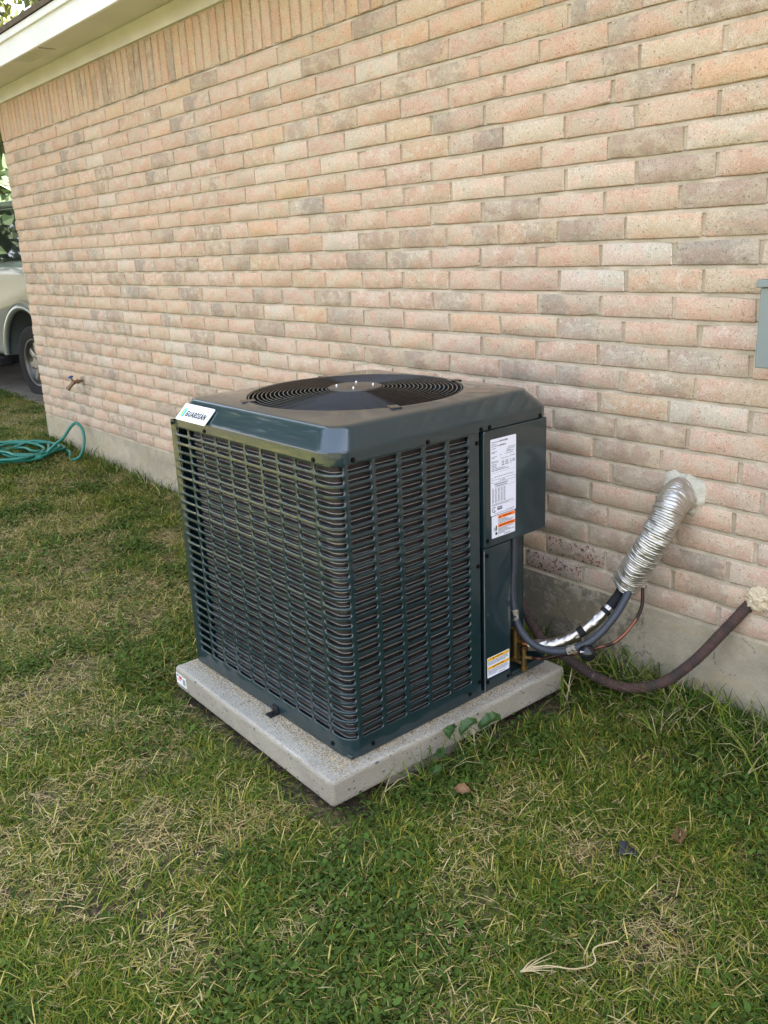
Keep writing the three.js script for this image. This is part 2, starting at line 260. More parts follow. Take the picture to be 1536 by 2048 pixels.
  part('fascia_trim', worldUV(box(-0.5, 13, 2.652, 2.69, 0.3185, 0.334, 0.003)), trim, house);
  const shTex = dataTex(256, 256, (i, j, c) => { const k = 0.6 + 0.5 * hash(i, j) + 0.3 * tfbm(i / 256, j / 256, 8, 3); c[0] = 92 * k; c[1] = 84 * k; c[2] = 76 * k; });
  const sl = 0.32, roof = worldUV(box(-0.56, 13, -0.012, 0.012, -4.9, 0.0), 2); roof.rotateX(sl); roof.translate(0, 2.703, 0.348);
  part('roof', roof, new THREE.MeshStandardMaterial({ map: shTex, roughness: 1 }), house);
  const roofB = worldUV(box(-0.56, 13, -0.012, 0.012, 0, 4.9), 2); roofB.rotateX(-sl); roofB.translate(0, 2.703, -9.3 + 0.004); part('roof', roofB, new THREE.MeshStandardMaterial({ map: shTex, roughness: 1 }), house);
  const gab = new THREE.Shape([new THREE.Vector2(0.3, 2.6), new THREE.Vector2(-9.2, 2.6), new THREE.Vector2(-4.45, 4.16)]);
  const gg = new THREE.ExtrudeGeometry(gab, { depth: 0.05, bevelEnabled: false }); gg.rotateY(-Math.PI / 2); part('gable', gg, cream, house);

  // mortar collar smeared round the line-set sleeve
  const cp = [], ci = [], R = 20, K = 44; const ccol = V(5.585, 0.672, 0);
  for (let r = 0; r <= R; r++) for (let k = 0; k < K; k++) { const a = k / K * 6.2832, t = r / R, rr = (0.078 + 0.030 * (fbm(Math.cos(a) * 1.6 + 4, Math.sin(a) * 1.6 + 9, 3) - 0.5) * 2) * t; const x = ccol.x + Math.cos(a) * rr * 1.0, y = ccol.y + Math.sin(a) * rr * 0.95; cp.push(x, y, -0.004 + 0.030 * Math.pow(1 - t, 0.9) + 0.006 * (1 - Math.pow(t, 6)) + 0.009 * (fbm(x * 40, y * 40, 3) - 0.5)); }
  for (let r = 0; r < R; r++) for (let k = 0; k < K; k++) { const a = r * K + k, b = r * K + (k + 1) % K; ci.push(a, a + K, b, b, a + K, b + K); }
  const cg = new THREE.BufferGeometry(); cg.setAttribute('position', new THREE.Float32BufferAttribute(cp, 3)); cg.setAttribute('uv', new THREE.Float32BufferAttribute(cp.flatMap((v, i) => i % 3 === 2 ? [] : [v * 3]), 2)); cg.setIndex(ci); cg.computeVertexNormals();
  part('mortar_collar', cg, new THREE.MeshStandardMaterial({ map: mortarCol(198, 192, 172), bumpMap: grainBump, bumpScale: 0.003, roughness: 1 }), house);
}

// ---------------------------------------------------------------- concrete pad
{
  const pad = top('equipment_pad', 'light grey square equipment pad under the air conditioner', 'equipment pad');
  pad.position.set(4.875, 0, 0.722); pad.rotation.y = -0.022;
  const spots = []; const rnd = mulberry(77); for (let i = 0; i < 60; i++) spots.push([rnd(), rnd(), 0.003 + 0.008 * rnd() * rnd(), rnd()]);
  const make = (top_, W, Hh, tint) => dataTex(W, Hh, (i, j, c) => {
    const u = (i + 0.5) / W, v = (j + 0.5) / Hh, f = hash(i + W, j), a = fbm(u * 9 + W, v * 9 * Hh / W, 4), b = vnoise(i * 0.6, j * 0.6);
    let k = 0.80 + 0.22 * a + 0.14 * (f - 0.5) + 0.14 * (b - 0.5), r = tint[0] * k, g = tint[1] * k, bb = tint[2] * k;
    if (top_) {   // sandy grit showing in the worn skin round the cabinet foot
      const x = u * 0.914, z = v * 0.914, d = Math.max(0.020 - x, x - 0.875, 0.06 - z, z - 0.835, 0); const p = 0.55 * Math.exp(-d / 0.022), gi = Math.floor(i / 2.5 + 0.4 * b), gj = Math.floor(j / 2.5 + 0.6 * f);
      if (hash(gi * 5 + 3, gj * 3 + 1) < p) { const q = hash(gi, gj * 9); r = lerp(78, 224, q); g = lerp(62, 198, q); bb = lerp(40, 150, q); }
    }
    for (const [sx, sy, sr, s] of spots) { const dx = (u - sx) * 0.914, dy = (v - sy) * (top_ ? 0.914 : 0.085); if (dx * dx * 0.4 + dy * dy < sr * sr * (0.3 + 0.5 * b) * (top_ ? 0.12 : 0.30)) { r = 92; g = 92; bb = 92; } }
    c[0] = r; c[1] = g; c[2] = bb;
  }, true, false);
  const T = make(true, 1024, 1024, [187, 180, 165]), Sd = make(false, 1024, 96, [183, 173, 152]);
  const pb = grainBump.clone(); pb.repeat.set(3, 3); pb.needsUpdate = true; const sb = grainBump.clone(); sb.repeat.set(3, 0.4); sb.needsUpdate = true;
  const mt = new THREE.MeshStandardMaterial({ map: T, bumpMap: pb, bumpScale: 0.004, roughness: 0.9 }), ms = new THREE.MeshStandardMaterial({ map: Sd, bumpMap: sb, bumpScale: 0.004, roughness: 0.9 });
  const g = new RoundedBoxGeometry(0.920, 0.080, 0.945, 4, 0.013); g.translate(0.002, 0.0495, -0.012);
  const m = part('slab', g, [ms, ms, mt, mt, ms, ms], pad);
  const st = document.createElement('canvas'); st.width = 160; st.height = 96; const x = st.getContext('2d');
  x.fillStyle = '#e6e6e0'; x.fillRect(0, 0, 160, 96); x.fillStyle = '#c8382e'; x.fillRect(46, 14, 46, 26); x.fillStyle = '#39414a'; x.fillRect(10, 12, 30, 12); x.fillStyle = '#d06a60'; x.fillRect(14, 50, 60, 10); x.fillStyle = '#8e9690'; x.fillRect(104, 22, 42, 56);
  const tx = new THREE.CanvasTexture(st); tx.colorSpace = THREE.SRGBColorSpace;
  const sg = new THREE.BoxGeometry(0.072, 0.038, 0.0014); sg.translate(-0.412, 0.05, 0.4606); part('sticker', sg, new THREE.MeshStandardMaterial({ map: tx, roughness: 0.4 }), pad);
  // block under the pad
  part('support_block', worldUV(box(0.30, 0.445, -0.03, 0.004, -0.02, 0.26, 0.006), 3), ms, pad);
}

// ---------------------------------------------------------------- the air conditioner
const ac = top('air_conditioner', 'dark green outdoor air conditioner cabinet with louvered guard and top fan', 'air conditioner');
ac.position.set(4.861, 0.0895, 0.679);
const XL = -0.424, XRt = 0.424, ZF = 0.416, ZB = -0.417;   // local plan, y from the pad top
const paint = new THREE.MeshPhysicalMaterial({ color: new THREE.Color().setRGB(0.0062, 0.0225, 0.0275), roughness: 0.34, clearcoat: 0.85, clearcoatRoughness: 0.05 });
const black = std(0.006, 0.006, 0.007, 0.5), screwMat = std(0.006, 0.006, 0.007, 0.35, { metalness: 0.6 });
const RC = 0.045, ULEFT = (XRt - RC) - XL, UARC = RC * Math.PI / 2, UEND = ULEFT + UARC + ((ZF - RC) + 0.099);
function bend(u, y, n) {                             // sheet coordinate -> cabinet plan; n is outwards
  if (u <= ULEFT) return [XL + u, y, ZF + n];
  if (u <= ULEFT + UARC) { const a = (u - ULEFT) / RC; return [XRt - RC + Math.sin(a) * (RC + n), y, ZF - RC + Math.cos(a) * (RC + n)]; }
  return [XRt + n, y, ZF - RC - (u - ULEFT - UARC)];
}
{
  const ROWS = 28, PITCH = 0.02767, YT = 0.905 - 0.0895, SH = 0.0190;
  const cols = []; for (let k = 0; k < 9; k++) cols.push([0.034 + 0.0815 * k, 0.034 + 0.0815 * k + 0.071]);
  cols.push([ULEFT - 0.033, ULEFT + UARC - 0.012]);
  for (let k = 0; k < 5; k++) { const s = ULEFT + UARC + 0.002 + 0.088 * k; cols.push([s, s + 0.074]); }
  const pos = [], idx = [];
  const P = (u, y, n) => { pos.push(...bend(u, y, n)); return pos.length / 3 - 1; };
  const edges = [0]; for (let k = 0; k < cols.length - 1; k++) edges.push((cols[k][1] + cols[k + 1][0]) / 2); edges.push(cols[14][1] + 0.006);
  const plain = (u0, u1, y0, y1, nu) => { const s = []; for (let i = 0; i <= nu; i++) { const u = lerp(u0, u1, i / nu); s.push([P(u, y0, 0), P(u, y1, 0)]); } for (let i = 0; i < nu; i++) idx.push(s[i][0], s[i + 1][0], s[i][1], s[i][1], s[i + 1][0], s[i + 1][1]); };
  for (let ci = 0; ci < cols.length; ci++) {
    const corner = ci === 9, A = cols[ci], E0 = edges[ci], E1 = edges[ci + 1];
    for (let r = 0; r < ROWS; r++) {
      const yc = YT - r * PITCH, y0 = yc - PITCH / 2, y1 = yc + PITCH / 2, s0 = yc - SH / 2, s1 = yc + SH / 2, rad = 0.0062;
      const inner = [], outer = [];
      const arc = (cx, cy, a0, ex, ey, px, py) => { for (let k = 0; k <= 4; k++) { const a = a0 + k / 4 * Math.PI / 2; inner.push([cx + Math.cos(a) * rad, cy + Math.sin(a) * rad, Math.cos(a), Math.sin(a)]); const t = k / 4; outer.push(t < 0.5 ? [lerp(px[0], ex, t * 2), lerp(px[1], ey, t * 2)] : [lerp(ex, py[0], t * 2 - 1), lerp(ey, py[1], t * 2 - 1)]); } };
      const edge = (y, yo, from, to, ny) => { const n = corner ? 9 : 2; for (let k = 1; k < n; k++) { const u = lerp(from, to, k / n); inner.push([u, y, 0, ny]); outer.push([u, yo]); } };
      arc(A[1] - rad, s1 - rad, 0, E1, y1, [E1, s1 - rad], [A[1] - rad, y1]); edge(s1, y1, A[1] - rad, A[0] + rad, 1);
      arc(A[0] + rad, s1 - rad, Math.PI / 2, E0, y1, [A[0] + rad, y1], [E0, s1 - rad]);
      arc(A[0] + rad, s0 + rad, Math.PI, E0, y0, [E0, s0 + rad], [A[0] + rad, y0]); edge(s0, y0, A[0] + rad, A[1] - rad, -1);
      arc(A[1] - rad, s0 + rad, Math.PI * 1.5, E1, y0, [A[1] - rad, y0], [E1, s0 + rad]);
      const N = inner.length, rings = [outer.map(p => P(p[0], p[1], 0)), inner.map(p => P(p[0] + p[2] * 0.0016, p[1] + p[3] * 0.0016, 0.0)), inner.map(p => P(p[0] + p[2] * 0.0005, p[1] + p[3] * 0.0005, -0.0005)), inner.map(p => P(p[0], p[1], -0.0018)), inner.map(p => P(p[0], p[1], -0.0052))];
      for (let q = 0; q < 4; q++) for (let k = 0; k < N; k++) { const a = rings[q][k], b = rings[q][(k + 1) % N], d = rings[q + 1][k], e = rings[q + 1][(k + 1) % N]; idx.push(a, b, d, b, e, d); }
    }
  }
  const yTop = YT + PITCH / 2, yBot = YT - (ROWS - 1) * PITCH - PITCH / 2;
  plain(0, ULEFT, yTop, 0.846, 20); plain(ULEFT, ULEFT + UARC, yTop, 0.846, 10); plain(ULEFT + UARC, UEND, yTop, 0.846, 10);
  plain(0, ULEFT, 0.004, yBot, 20); plain(ULEFT, ULEFT + UARC, 0.004, yBot, 10); plain(ULEFT + UARC, UEND, 0.004, yBot, 10);
  plain(edges[15], UEND, yBot, yTop, 2);
  for (const sgn of [0]) { const s = []; for (const y of [0.004, 0.846]) s.push(P(0, y, 0), P(0, y, -0.02)); idx.push(s[0], s[2], s[1], s[1], s[2], s[3]); }
  { const s = []; for (const y of [0.004, 0.846]) s.push(P(UEND, y, 0), P(UEND, y, -0.012)); idx.push(s[0], s[1], s[2], s[1], s[3], s[2]); }
  let g = new THREE.BufferGeometry(); g.setAttribute('position', new THREE.Float32BufferAttribute(pos, 3)); g.setIndex(idx); g = mergeVertices(g, 1e-5); g = toCreasedNormals(g, 0.95);
  part('louvered_guard', g, paint, ac);
  // coil behind it: fin pack and flat tubes
  const finTex = dataTex(512, 64, (i, j, c) => { const k = 0.5 + 0.5 * Math.sin(i / 512 * Math.PI * 2 * 128), n = 0.75 + 0.4 * hash(i >> 1, j >> 4); c[0] = (30 + 26 * k) * n; c[1] = (25 + 22 * k) * n; c[2] = (22 + 20 * k) * n; });
  const fp = [], fu = [], fi = [], US = 0.112, UE = UEND - 0.004, CN = -0.020, n = 120;
  for (let i = 0; i <= n; i++) { const u = lerp(US, UE, i / n); for (const y of [0.02, 0.845]) { fp.push(...bend(u, y, CN)); fu.push(u * 5, y * 3); } }
  for (let i = 0; i < n; i++) { const a = i * 2; fi.push(a, a + 2, a + 1, a + 1, a + 2, a + 3); }
  const b0 = fp.length / 3; for (const y of [0.02, 0.845]) for (const q of [CN, CN - 0.03]) { fp.push(...bend(US, y, q)); fu.push(q * 5, y); } fi.push(b0, b0 + 2, b0 + 1, b0 + 1, b0 + 2, b0 + 3);
  const fg = new THREE.BufferGeometry(); fg.setAttribute('position', new THREE.Float32BufferAttribute(fp, 3)); fg.setAttribute('uv', new THREE.Float32BufferAttribute(fu, 2)); fg.setIndex(fi); fg.computeVertexNormals();
  const coil = part('coil', fg, new THREE.MeshStandardMaterial({ map: finTex, roughness: 0.6, metalness: 0.2 }), ac);
  const tp = [], ti = []; const m2 = 60;
  for (let k = 0; k < 61; k++) { const y = 0.028 + k * 0.01345 + 0.0006 * Math.sin(k * 3.1), hh = 0.00055; const b = tp.length / 3; for (let i = 0; i <= m2; i++) { const u = lerp(US, UE, i / m2); tp.push(...bend(u, y - hh, CN), ...bend(u, y - hh, CN + 0.004), ...bend(u, y + hh, CN + 0.004), ...bend(u, y + hh, CN)); } for (let i = 0; i < m2; i++) for (let q = 0; q < 3; q++) { const a = b + i * 4 + q; ti.push(a, a + 4, a + 1, a + 1, a + 4, a + 5); } }
  const tg = new THREE.BufferGeometry(); tg.setAttribute('position', new THREE.Float32BufferAttribute(tp, 3)); tg.setIndex(ti);
  stuffTag(part('coil_tubes', toCreasedNormals(tg, 0.4), std(0.46, 0.43, 0.40, 0.40, { metalness: 0.5 }), coil));
}
// cap
function capLoop(y, inset, ch) {
  const x0 = XL - 0.004 + inset, x1 = XRt + 0.004 - inset, z0 = ZB - 0.004 + inset, z1 = ZF + 0.004 - inset, f = 0.010, pts = [];
  const line = (a, b, n) => { for (let i = 0; i < n; i++) pts.push([lerp(a[0], b[0], i / n), y, lerp(a[1], b[1], i / n)]); };
  const cor = [[x1, z1, -1, 0, 0, -1], [x1, z0, 0, 1, -1, 0], [x0, z0, 1, 0, 0, 1], [x0, z1, 0, -1, 1, 0]];   // corner, direction back along incoming, along outgoing
  for (let k = 0; k < 4; k++) {
    const [cx, cz, ax, az, bx, bz] = cor[k], A = [cx + ax * ch, cz + az * ch], B = [cx + bx * ch, cz + bz * ch], nx = cor[(k + 1) % 4];
    const O = [cx + (ax + bx) * ch, cz + (az + bz) * ch];   // centre of the rounded corner
    const B0 = [B[0] + bx * f, B[1] + bz * f]; pts.push([A[0] + ax * f, y, A[1] + az * f]);
    for (let q = 0; q <= 8; q++) { const t = q / 8 * Math.PI / 2, ca = Math.cos(t), sa = Math.sin(t); const px = O[0] - bx * ch * ca - ax * ch * sa, pz = O[1] - bz * ch * ca - az * ch * sa, fl = 0.25 * Math.sin(2 * t), mx = (A[0] + B[0]) / 2, mz = (A[1] + B[1]) / 2; pts.push([lerp(px, mx, fl * 0.25), y, lerp(pz, mz, fl * 0.25)]); }
    const nA = [nx[0] + nx[2] * (ch + f), nx[1] + nx[3] * (ch + f)]; line(B0, nA, 14);
  }
  return pts;
}
const HR = 0.331;                                    // fan opening
{
  const loops = [capLoop(0.830, 0.004, 0.062), capLoop(0.8325, 0.0, 0.062), capLoop(0.857, 0, 0.062), capLoop(0.8615, 0.0002, 0.062), capLoop(0.8655, 0.0030, 0.062), capLoop(0.906, 0.041, 0.056), capLoop(0.9105, 0.0455, 0.044), capLoop(0.9135, 0.053, 0.042), capLoop(0.9155, 0.064, 0.04)];
  const N = loops[0].length; const ringAt = (r, y) => loops[8].map(p => { const a = Math.atan2(p[2], p[0]); return [Math.cos(a) * r, y, Math.sin(a) * r]; });
  loops.push(ringAt(HR + 0.010, 0.9205), ringAt(HR + 0.004, 0.9225), ringAt(HR, 0.921), ringAt(HR - 0.002, 0.914), ringAt(HR - 0.004, 0.86), ringAt(HR - 0.002, 0.80));
  const pos = loops.flat(2), idx = []; for (let r = 0; r < loops.length - 1; r++) for (let k = 0; k < N; k++) { const a = r * N + k, b = r * N + (k + 1) % N; idx.push(a, b, a + N, b, b + N, a + N); }
  const g = new THREE.BufferGeometry(); g.setAttribute('position', new THREE.Float32BufferAttribute(pos, 3)); g.setIndex(idx.reverse()); 
  // orientation check: outer skirt normal must point outwards
  g.computeVertexNormals(); if (g.attributes.normal.getX(N + 3) * pos[(N + 3) * 3] < 0) { g.setIndex(idx.reverse()); g.computeVertexNormals(); }
  part('top_cover', toCreasedNormals(g, 0.7), paint, ac);
}
// fan guard, fan and motor plate
{
  const guard = sub('fan_guard', ac), wire = std(0.006, 0.006, 0.007, 0.18);
  const dome = r => 0.919 + 0.011 * (1 - Math.pow(r / HR, 2));
  for (let k = 0; k < 19; k++) { const r = HR - 0.006 - k * 0.0131; if (r < 0.082) break; const g = new THREE.TorusGeometry(r, 0.0021, 8, 120); g.rotateX(Math.PI / 2); g.translate(0, dome(r), 0); part('guard_ring', g, wire, guard); }
  for (let k = 0; k < 8; k++) { const a = k * Math.PI / 4 + 0.35, pts = []; for (let i = 0; i <= 8; i++) { const r = lerp(0.06, HR + 0.004, i / 8); pts.push([Math.cos(a) * r, dome(r) - 0.0042, Math.sin(a) * r]); } part('guard_spoke', tube(pts, 0.0022, 16, 7), wire, guard); }
  for (let k = 0; k < 4; k++) { const a = k * Math.PI / 2 + 0.35, g = box(HR - 0.02, HR + 0.022, 0.9175, 0.9240, -0.016, 0.016, 0.002); g.rotateY(-a); part('mounting_tab', g, wire, guard); }
  const plate = part('motor_plate', new THREE.LatheGeometry([[0, 0.9375], [0.03, 0.9375], [0.034, 0.9362], [0.078, 0.9355], [0.083, 0.9335], [0.084, 0.928], [0.06, 0.926], [0, 0.926]].map(p => new THREE.Vector2(...p)).reverse(), 40), std(0.085, 0.075, 0.062, 0.36, { metalness: 0.4 }), guard);
  for (let k = 0; k < 4; k++) { const a = k * Math.PI / 2 + 0.75, x = Math.cos(a) * 0.056, z = Math.sin(a) * 0.056; const g = merge([cyl([x, 0.9352, z], [x, 0.9385, z], 0.005, 0.005, 6), new THREE.SphereGeometry(0.0034, 10, 8).translate(x, 0.939, z)]); part('bolt', g, std(0.8, 0.8, 0.8, 0.2, { metalness: 1 }), guard); }
  const fan = sub('fan', ac); part('fan_hub', cyl([0, 0.80, 0], [0, 0.86, 0], 0.075, 0.07, 28), black, fan);
  for (let k = 0; k < 3; k++) {
    const p = [], ix = []; for (let i = 0; i <= 10; i++) for (let j = 0; j <= 6; j++) { const r = lerp(0.07, 0.325, i / 10), a = (j / 6 - 0.5) * (1.0 - 0.15 * i / 10) + 0.25 * i / 10; p.push(Math.cos(a) * r, 0.79 + (j / 6 - 0.5) * 0.10 * (1 - 0.4 * i / 10), Math.sin(a) * r); }
    for (let i = 0; i < 10; i++) for (let j = 0; j < 6; j++) { const a = i * 7 + j; ix.push(a, a + 1, a + 7, a + 1, a + 8, a + 7); }
    const g = new THREE.BufferGeometry(); g.setAttribute('position', new THREE.Float32BufferAttribute(p, 3)); g.setIndex(ix); g.rotateY(k * Math.PI * 2 / 3 + 0.4); g.computeVertexNormals(); part('fan_blade', g, std(0.006, 0.006, 0.008, 0.5, { side: THREE.DoubleSide }), fan);
  }
}
// panels of the service corner, side and rear skins, base pan, feet, screws
{
  const XP = XRt;
  part('control_panel', box(XP - 0.24, XP + 0.004, 0.4765, 0.8295, -0.394, -0.116, 0.006), paint, ac);
  part('service_panel', box(XP - 0.012, XP + 0.001, 0.012, 0.475, -0.234, -0.117, 0.003), paint, ac);
  part('service_recess', merge([box(XP - 0.115, XP - 0.105, 0.012, 0.4765, -0.41, -0.236), box(XP - 0.105, XP - 0.013, 0.012, 0.4765, -0.244, -0.236)]), paint, ac);
  part('side_skin', merge([box(XL, XL + 0.004, 0.004, 0.845, ZB + 0.004, ZF - 0.022), box(XL, XP - 0.244, 0.004, 0.845, ZB, ZB + 0.004), box(XP - 0.244, XP - 0.106, 0.004, 0.4765, ZB, ZB + 0.004), box(XP - 0.244, XP - 0.238, 0.4775, 0.845, ZB + 0.004, -0.12)]), paint, ac);
  part('base_pan', merge([box(XL + 0.006, XP - 0.004, 0.0015, 0.012, ZB + 0.012, ZF - 0.006, 0.003), box(XP - 0.106, XP - 0.006, 0.0125, 0.034, -0.40, -0.392), box(XP - 0.014, XP - 0.006, 0.0125, 0.024, -0.39, -0.246)]), paint, ac);
  const foot = merge([box(0.045, 0.075, 0.0, 0.004, 0.4162, 0.448, 0.001), box(0.045, 0.075, 0.0042, 0.026, 0.4165, 0.421, 0.001), cyl([0.06, 0.004, 0.434], [0.06, 0.009, 0.434], 0.006, 0.006, 6)]);
  part('hold_down_clip', foot, black, ac);
  const scr = (x, y, z, nx, nz) => part('screw', merge([cyl([x, y, z], [x + nx * 0.0045, y, z + nz * 0.0045], 0.0048, 0.0044, 6), cyl([x, y, z], [x + nx * 0.001, y, z + nz * 0.001], 0.0072, 0.0072, 12)]), screwMat, ac);
  for (const x of [-0.404, -0.20, 0.35]) scr(x, 0.838, ZF + 0.004, 0, 1);
  for (const z of [0.355, 0.10, -0.105, -0.14]) scr(XP + 0.004, 0.838, z, 1, 0);
  scr(XP + 0.004, 0.838, -0.36, 1, 0);
  for (const y of [0.80, 0.43, 0.05]) scr(XP, y, -0.091, 1, 0);
  for (const y of [0.50]) scr(XP + 0.004, y, -0.128, 1, 0);
  for (const y of [0.452, 0.035]) scr(XP + 0.001, y, -0.128, 1, 0);
  scr(0.345, 0.024, ZF, 0, 1); scr(XP, 0.024, 0.335, 1, 0); scr(XP, 0.024, -0.05, 1, 0); scr(XP + 0.001, 0.022, -0.222, 1, 0);
  // bright bare edge of the seam
  part('seam_edge', box(XP + 0.0003, XP + 0.0022, 0.004, 0.47, -0.1165, -0.114), std(0.5, 0.5, 0.5, 0.35, { metalness: 0.8 }), ac);

  // labels
  const cv = (w, h, fn) => { const c = document.createElement('canvas'); c.width = w; c.height = h; fn(c.getContext('2d')); const t = new THREE.CanvasTexture(c); t.colorSpace = THREE.SRGBColorSpace; t.anisotropy = 8; return t; };
  const plateG = (z0, z1, y0, y1, x) => { const w = z0 - z1, h = y1 - y0, r = 0.004, s = new THREE.Shape(); s.moveTo(r, 0); s.lineTo(w - r, 0); s.quadraticCurveTo(w, 0, w, r); s.lineTo(w, h - r); s.quadraticCurveTo(w, h, w - r, h); s.lineTo(r, h); s.quadraticCurveTo(0, h, 0, h - r); s.lineTo(0, r); s.quadraticCurveTo(0, 0, r, 0); const g = new THREE.ExtrudeGeometry(s, { depth: 0.0006, bevelEnabled: false }); const p = g.attributes.position, uv = g.attributes.uv; for (let i = 0; i < p.count; i++) uv.setXY(i, p.getX(i) / w, p.getY(i) / h); g.rotateY(Math.PI / 2); g.translate(x, y0, z0); return g; };
  const paper = t => new THREE.MeshPhysicalMaterial({ map: t, roughness: 0.42 });
  const scrib = (x, px, py, w, lh, k) => { let q = px; const r = mulberry(Math.floor(py * 31 + px + (k || 0))); while (q < px + w - 4) { const l = Math.min(px + w - q, 5 + r() * 16); x.fillRect(q, py, l, lh); q += l + 4 + r() * 4; } };
  const t1 = cv(480, 1020, x => {
    x.fillStyle = '#e9e8f2'; x.fillRect(0, 0, 480, 1020); x.fillStyle = '#17171c'; x.font = 'bold 22px sans-serif';
    x.fillText('Model Number', 18, 50); x.fillText('Serial Number', 18, 104); x.fillStyle = '#4a4a52'; x.font = 'bold 27px sans-serif'; scrib(x, 172, 30, 150, 22, 1); scrib(x, 172, 84, 120, 22, 2);
    x.fillStyle = '#26262c'; for (const [a, b, w] of [[18, 68, 90], [18, 122, 90], [18, 165, 110], [18, 182, 70], [330, 140, 130], [310, 162, 140], [300, 182, 90], [290, 196, 150], [18, 230, 100], [18, 248, 60], [180, 222, 30], [270, 220, 160], [18, 290, 110], [18, 306, 130], [200, 272, 140], [360, 262, 100]]) scrib(x, a, b, w, 8, 3);
    for (let i = 0; i < 3; i++) { scrib(x, 18, 330 + i * 20, 90, 9, i); scrib(x, 210, 312 + i * 22, 46, 13, i); scrib(x, 280, 312 + i * 22, 56, 13, i + 7); scrib(x, 366, 312 + i * 22, 34, 9, i); if (i) scrib(x, 414, 298 + i * 20, 46, 13, i); }
    scrib(x, 18, 392, 260, 9, 1); scrib(x, 18, 412, 330, 10, 2); x.fillRect(18, 446, 440, 2); scrib(x, 60, 500, 380, 8, 4); scrib(x, 18, 510, 24, 8, 4);
    x.strokeStyle = '#26262c'; x.lineWidth = 3; x.strokeRect(16, 540, 446, 40); x.font = 'bold 26px sans-serif'; x.fillText('R - 410A', 170, 570);
    scrib(x, 70, 596, 260, 15, 5); scrib(x, 90, 622, 220, 13, 6); x.fillRect(18, 644, 440, 2);
    for (let c = 0; c < 5; c++) for (let r = 0; r < 17; r++) scrib(x, 26 + c * 54, 658 + r * 11.5, 36, 6, r + c);
    scrib(x, 18, 862, 420, 7, 1); scrib(x, 18, 876, 330, 7, 2); x.fillRect(18, 890, 440, 2);
    x.lineWidth = 9; x.beginPath(); x.arc(62, 942, 34, 0.6, 5.6); x.stroke(); x.font = 'bold 34px sans-serif'; x.fillText('S', 50, 945); x.fillText('A', 54, 966); x.fillStyle = '#45454c'; x.beginPath(); x.roundRect(122, 912, 92, 46, 12); x.fill(); x.fillStyle = '#d8d8e0'; x.fillRect(132, 922, 72, 7); x.fillRect(132, 936, 72, 5); x.fillStyle = '#26262c'; scrib(x, 70, 996, 350, 7, 8); scrib(x, 300, 982, 150, 7, 9);
  });
  part('rating_label', plateG(-0.142, -0.251, 0.572, 0.801, XP + 0.0044), paper(t1), ac);
  const t2 = cv(480, 330, x => {
    x.fillStyle = '#e6e6ee'; x.fillRect(0, 0, 480, 330); const bar = (y, s) => { x.fillStyle = '#ff7a10'; x.fillRect(128, y, 348, 50); x.fillStyle = '#38140a'; x.font = 'bold 36px sans-serif'; x.textAlign = 'center'; x.fillText(s, 320, y + 38); x.textAlign = 'left'; x.beginPath(); x.moveTo(150, y + 40); x.lineTo(168, y + 10); x.lineTo(186, y + 40); x.fill(); };
    bar(8, 'WARNING'); bar(140, '  AVERTISSEMENT'.trim().length > 12 ? 'AVERTISSEMENT' : ''); x.fillStyle = '#1d1d22'; [[66, 170], [84, 210], [103, 310], [122, 290], [200, 300], [218, 170], [236, 240], [256, 320], [276, 130]].forEach(([y, w], i) => scrib(x, 136, y, w, 10, i)); x.fillStyle = '#6b6b76'; x.fillRect(126, 4, 3, 320); scrib(x, 250, 300, 130, 14, 3);
    x.fillStyle = '#5d5f52'; x.beginPath(); x.ellipse(88, 190, 20, 44, 0.1, 0, 7); x.fill(); x.fillStyle = '#15151a'; x.fillRect(70, 250, 40, 40); x.beginPath(); x.moveTo(30, 160); x.lineTo(62, 200); x.lineTo(44, 206); x.lineTo(60, 244); x.lineTo(36, 214); x.lineTo(50, 204); x.fill();
  });
  part('warning_label', plateG(-0.146, -0.248, 0.502, 0.570, XP + 0.0044), paper(t2), ac);
  const t3 = cv(480, 330, x => {
    x.fillStyle = '#e8e8f0'; x.fillRect(0, 0, 480, 330); const bar = (y, s) => { x.fillStyle = '#f2b50c'; x.fillRect(8, y, 464, 46); x.fillStyle = '#191405'; x.font = 'bold 36px sans-serif'; x.textAlign = 'center'; x.fillText(s, 250, y + 36); x.textAlign = 'left'; x.beginPath(); x.moveTo(110, y + 38); x.lineTo(130, y + 8); x.lineTo(150, y + 38); x.fill(); };
    bar(8, 'CAUTION'); bar(150, 'ATTENTION'); x.fillStyle = '#1d1d22'; [[64, 440], [82, 420], [100, 430], [118, 380], [206, 430], [224, 420], [242, 440], [260, 400], [280, 180]].forEach(([y, w], i) => scrib(x, 16, y, w, 9, i)); scrib(x, 250, 300, 130, 13, 3);
  });
  part('caution_label', plateG(-0.126, -0.226, 0.049, 0.117, XP + 0.0014), paper(t3), ac);
  // maker's badge on the sloped shoulder
  const t4 = cv(720, 240, x => {
    x.fillStyle = '#f4f4f2'; x.fillRect(0, 0, 720, 240); x.fillStyle = '#86d31c'; x.beginPath(); x.moveTo(52, 190); x.lineTo(52, 84); x.lineTo(92, 50); x.lineTo(92, 190); x.fill();
    x.fillStyle = '#25b4ea'; x.beginPath(); x.moveTo(98, 190); x.lineTo(98, 50); x.lineTo(138, 84); x.lineTo(138, 190); x.fill(); x.fillStyle = '#0f8fd0'; x.fillRect(112, 96, 26, 94);
    x.fillStyle = '#1c1c1e'; x.font = 'bold 92px sans-serif'; x.save(); x.translate(156, 172); x.scale(500 / Math.max(1, x.measureText('GUARDIAN').width), 1.12); x.fillText('GUARDIAN', 0, 0); x.lineWidth = 7; x.strokeStyle = '#1c1c1e'; x.strokeText('GUARDIAN', 0, 0); x.restore();
  });
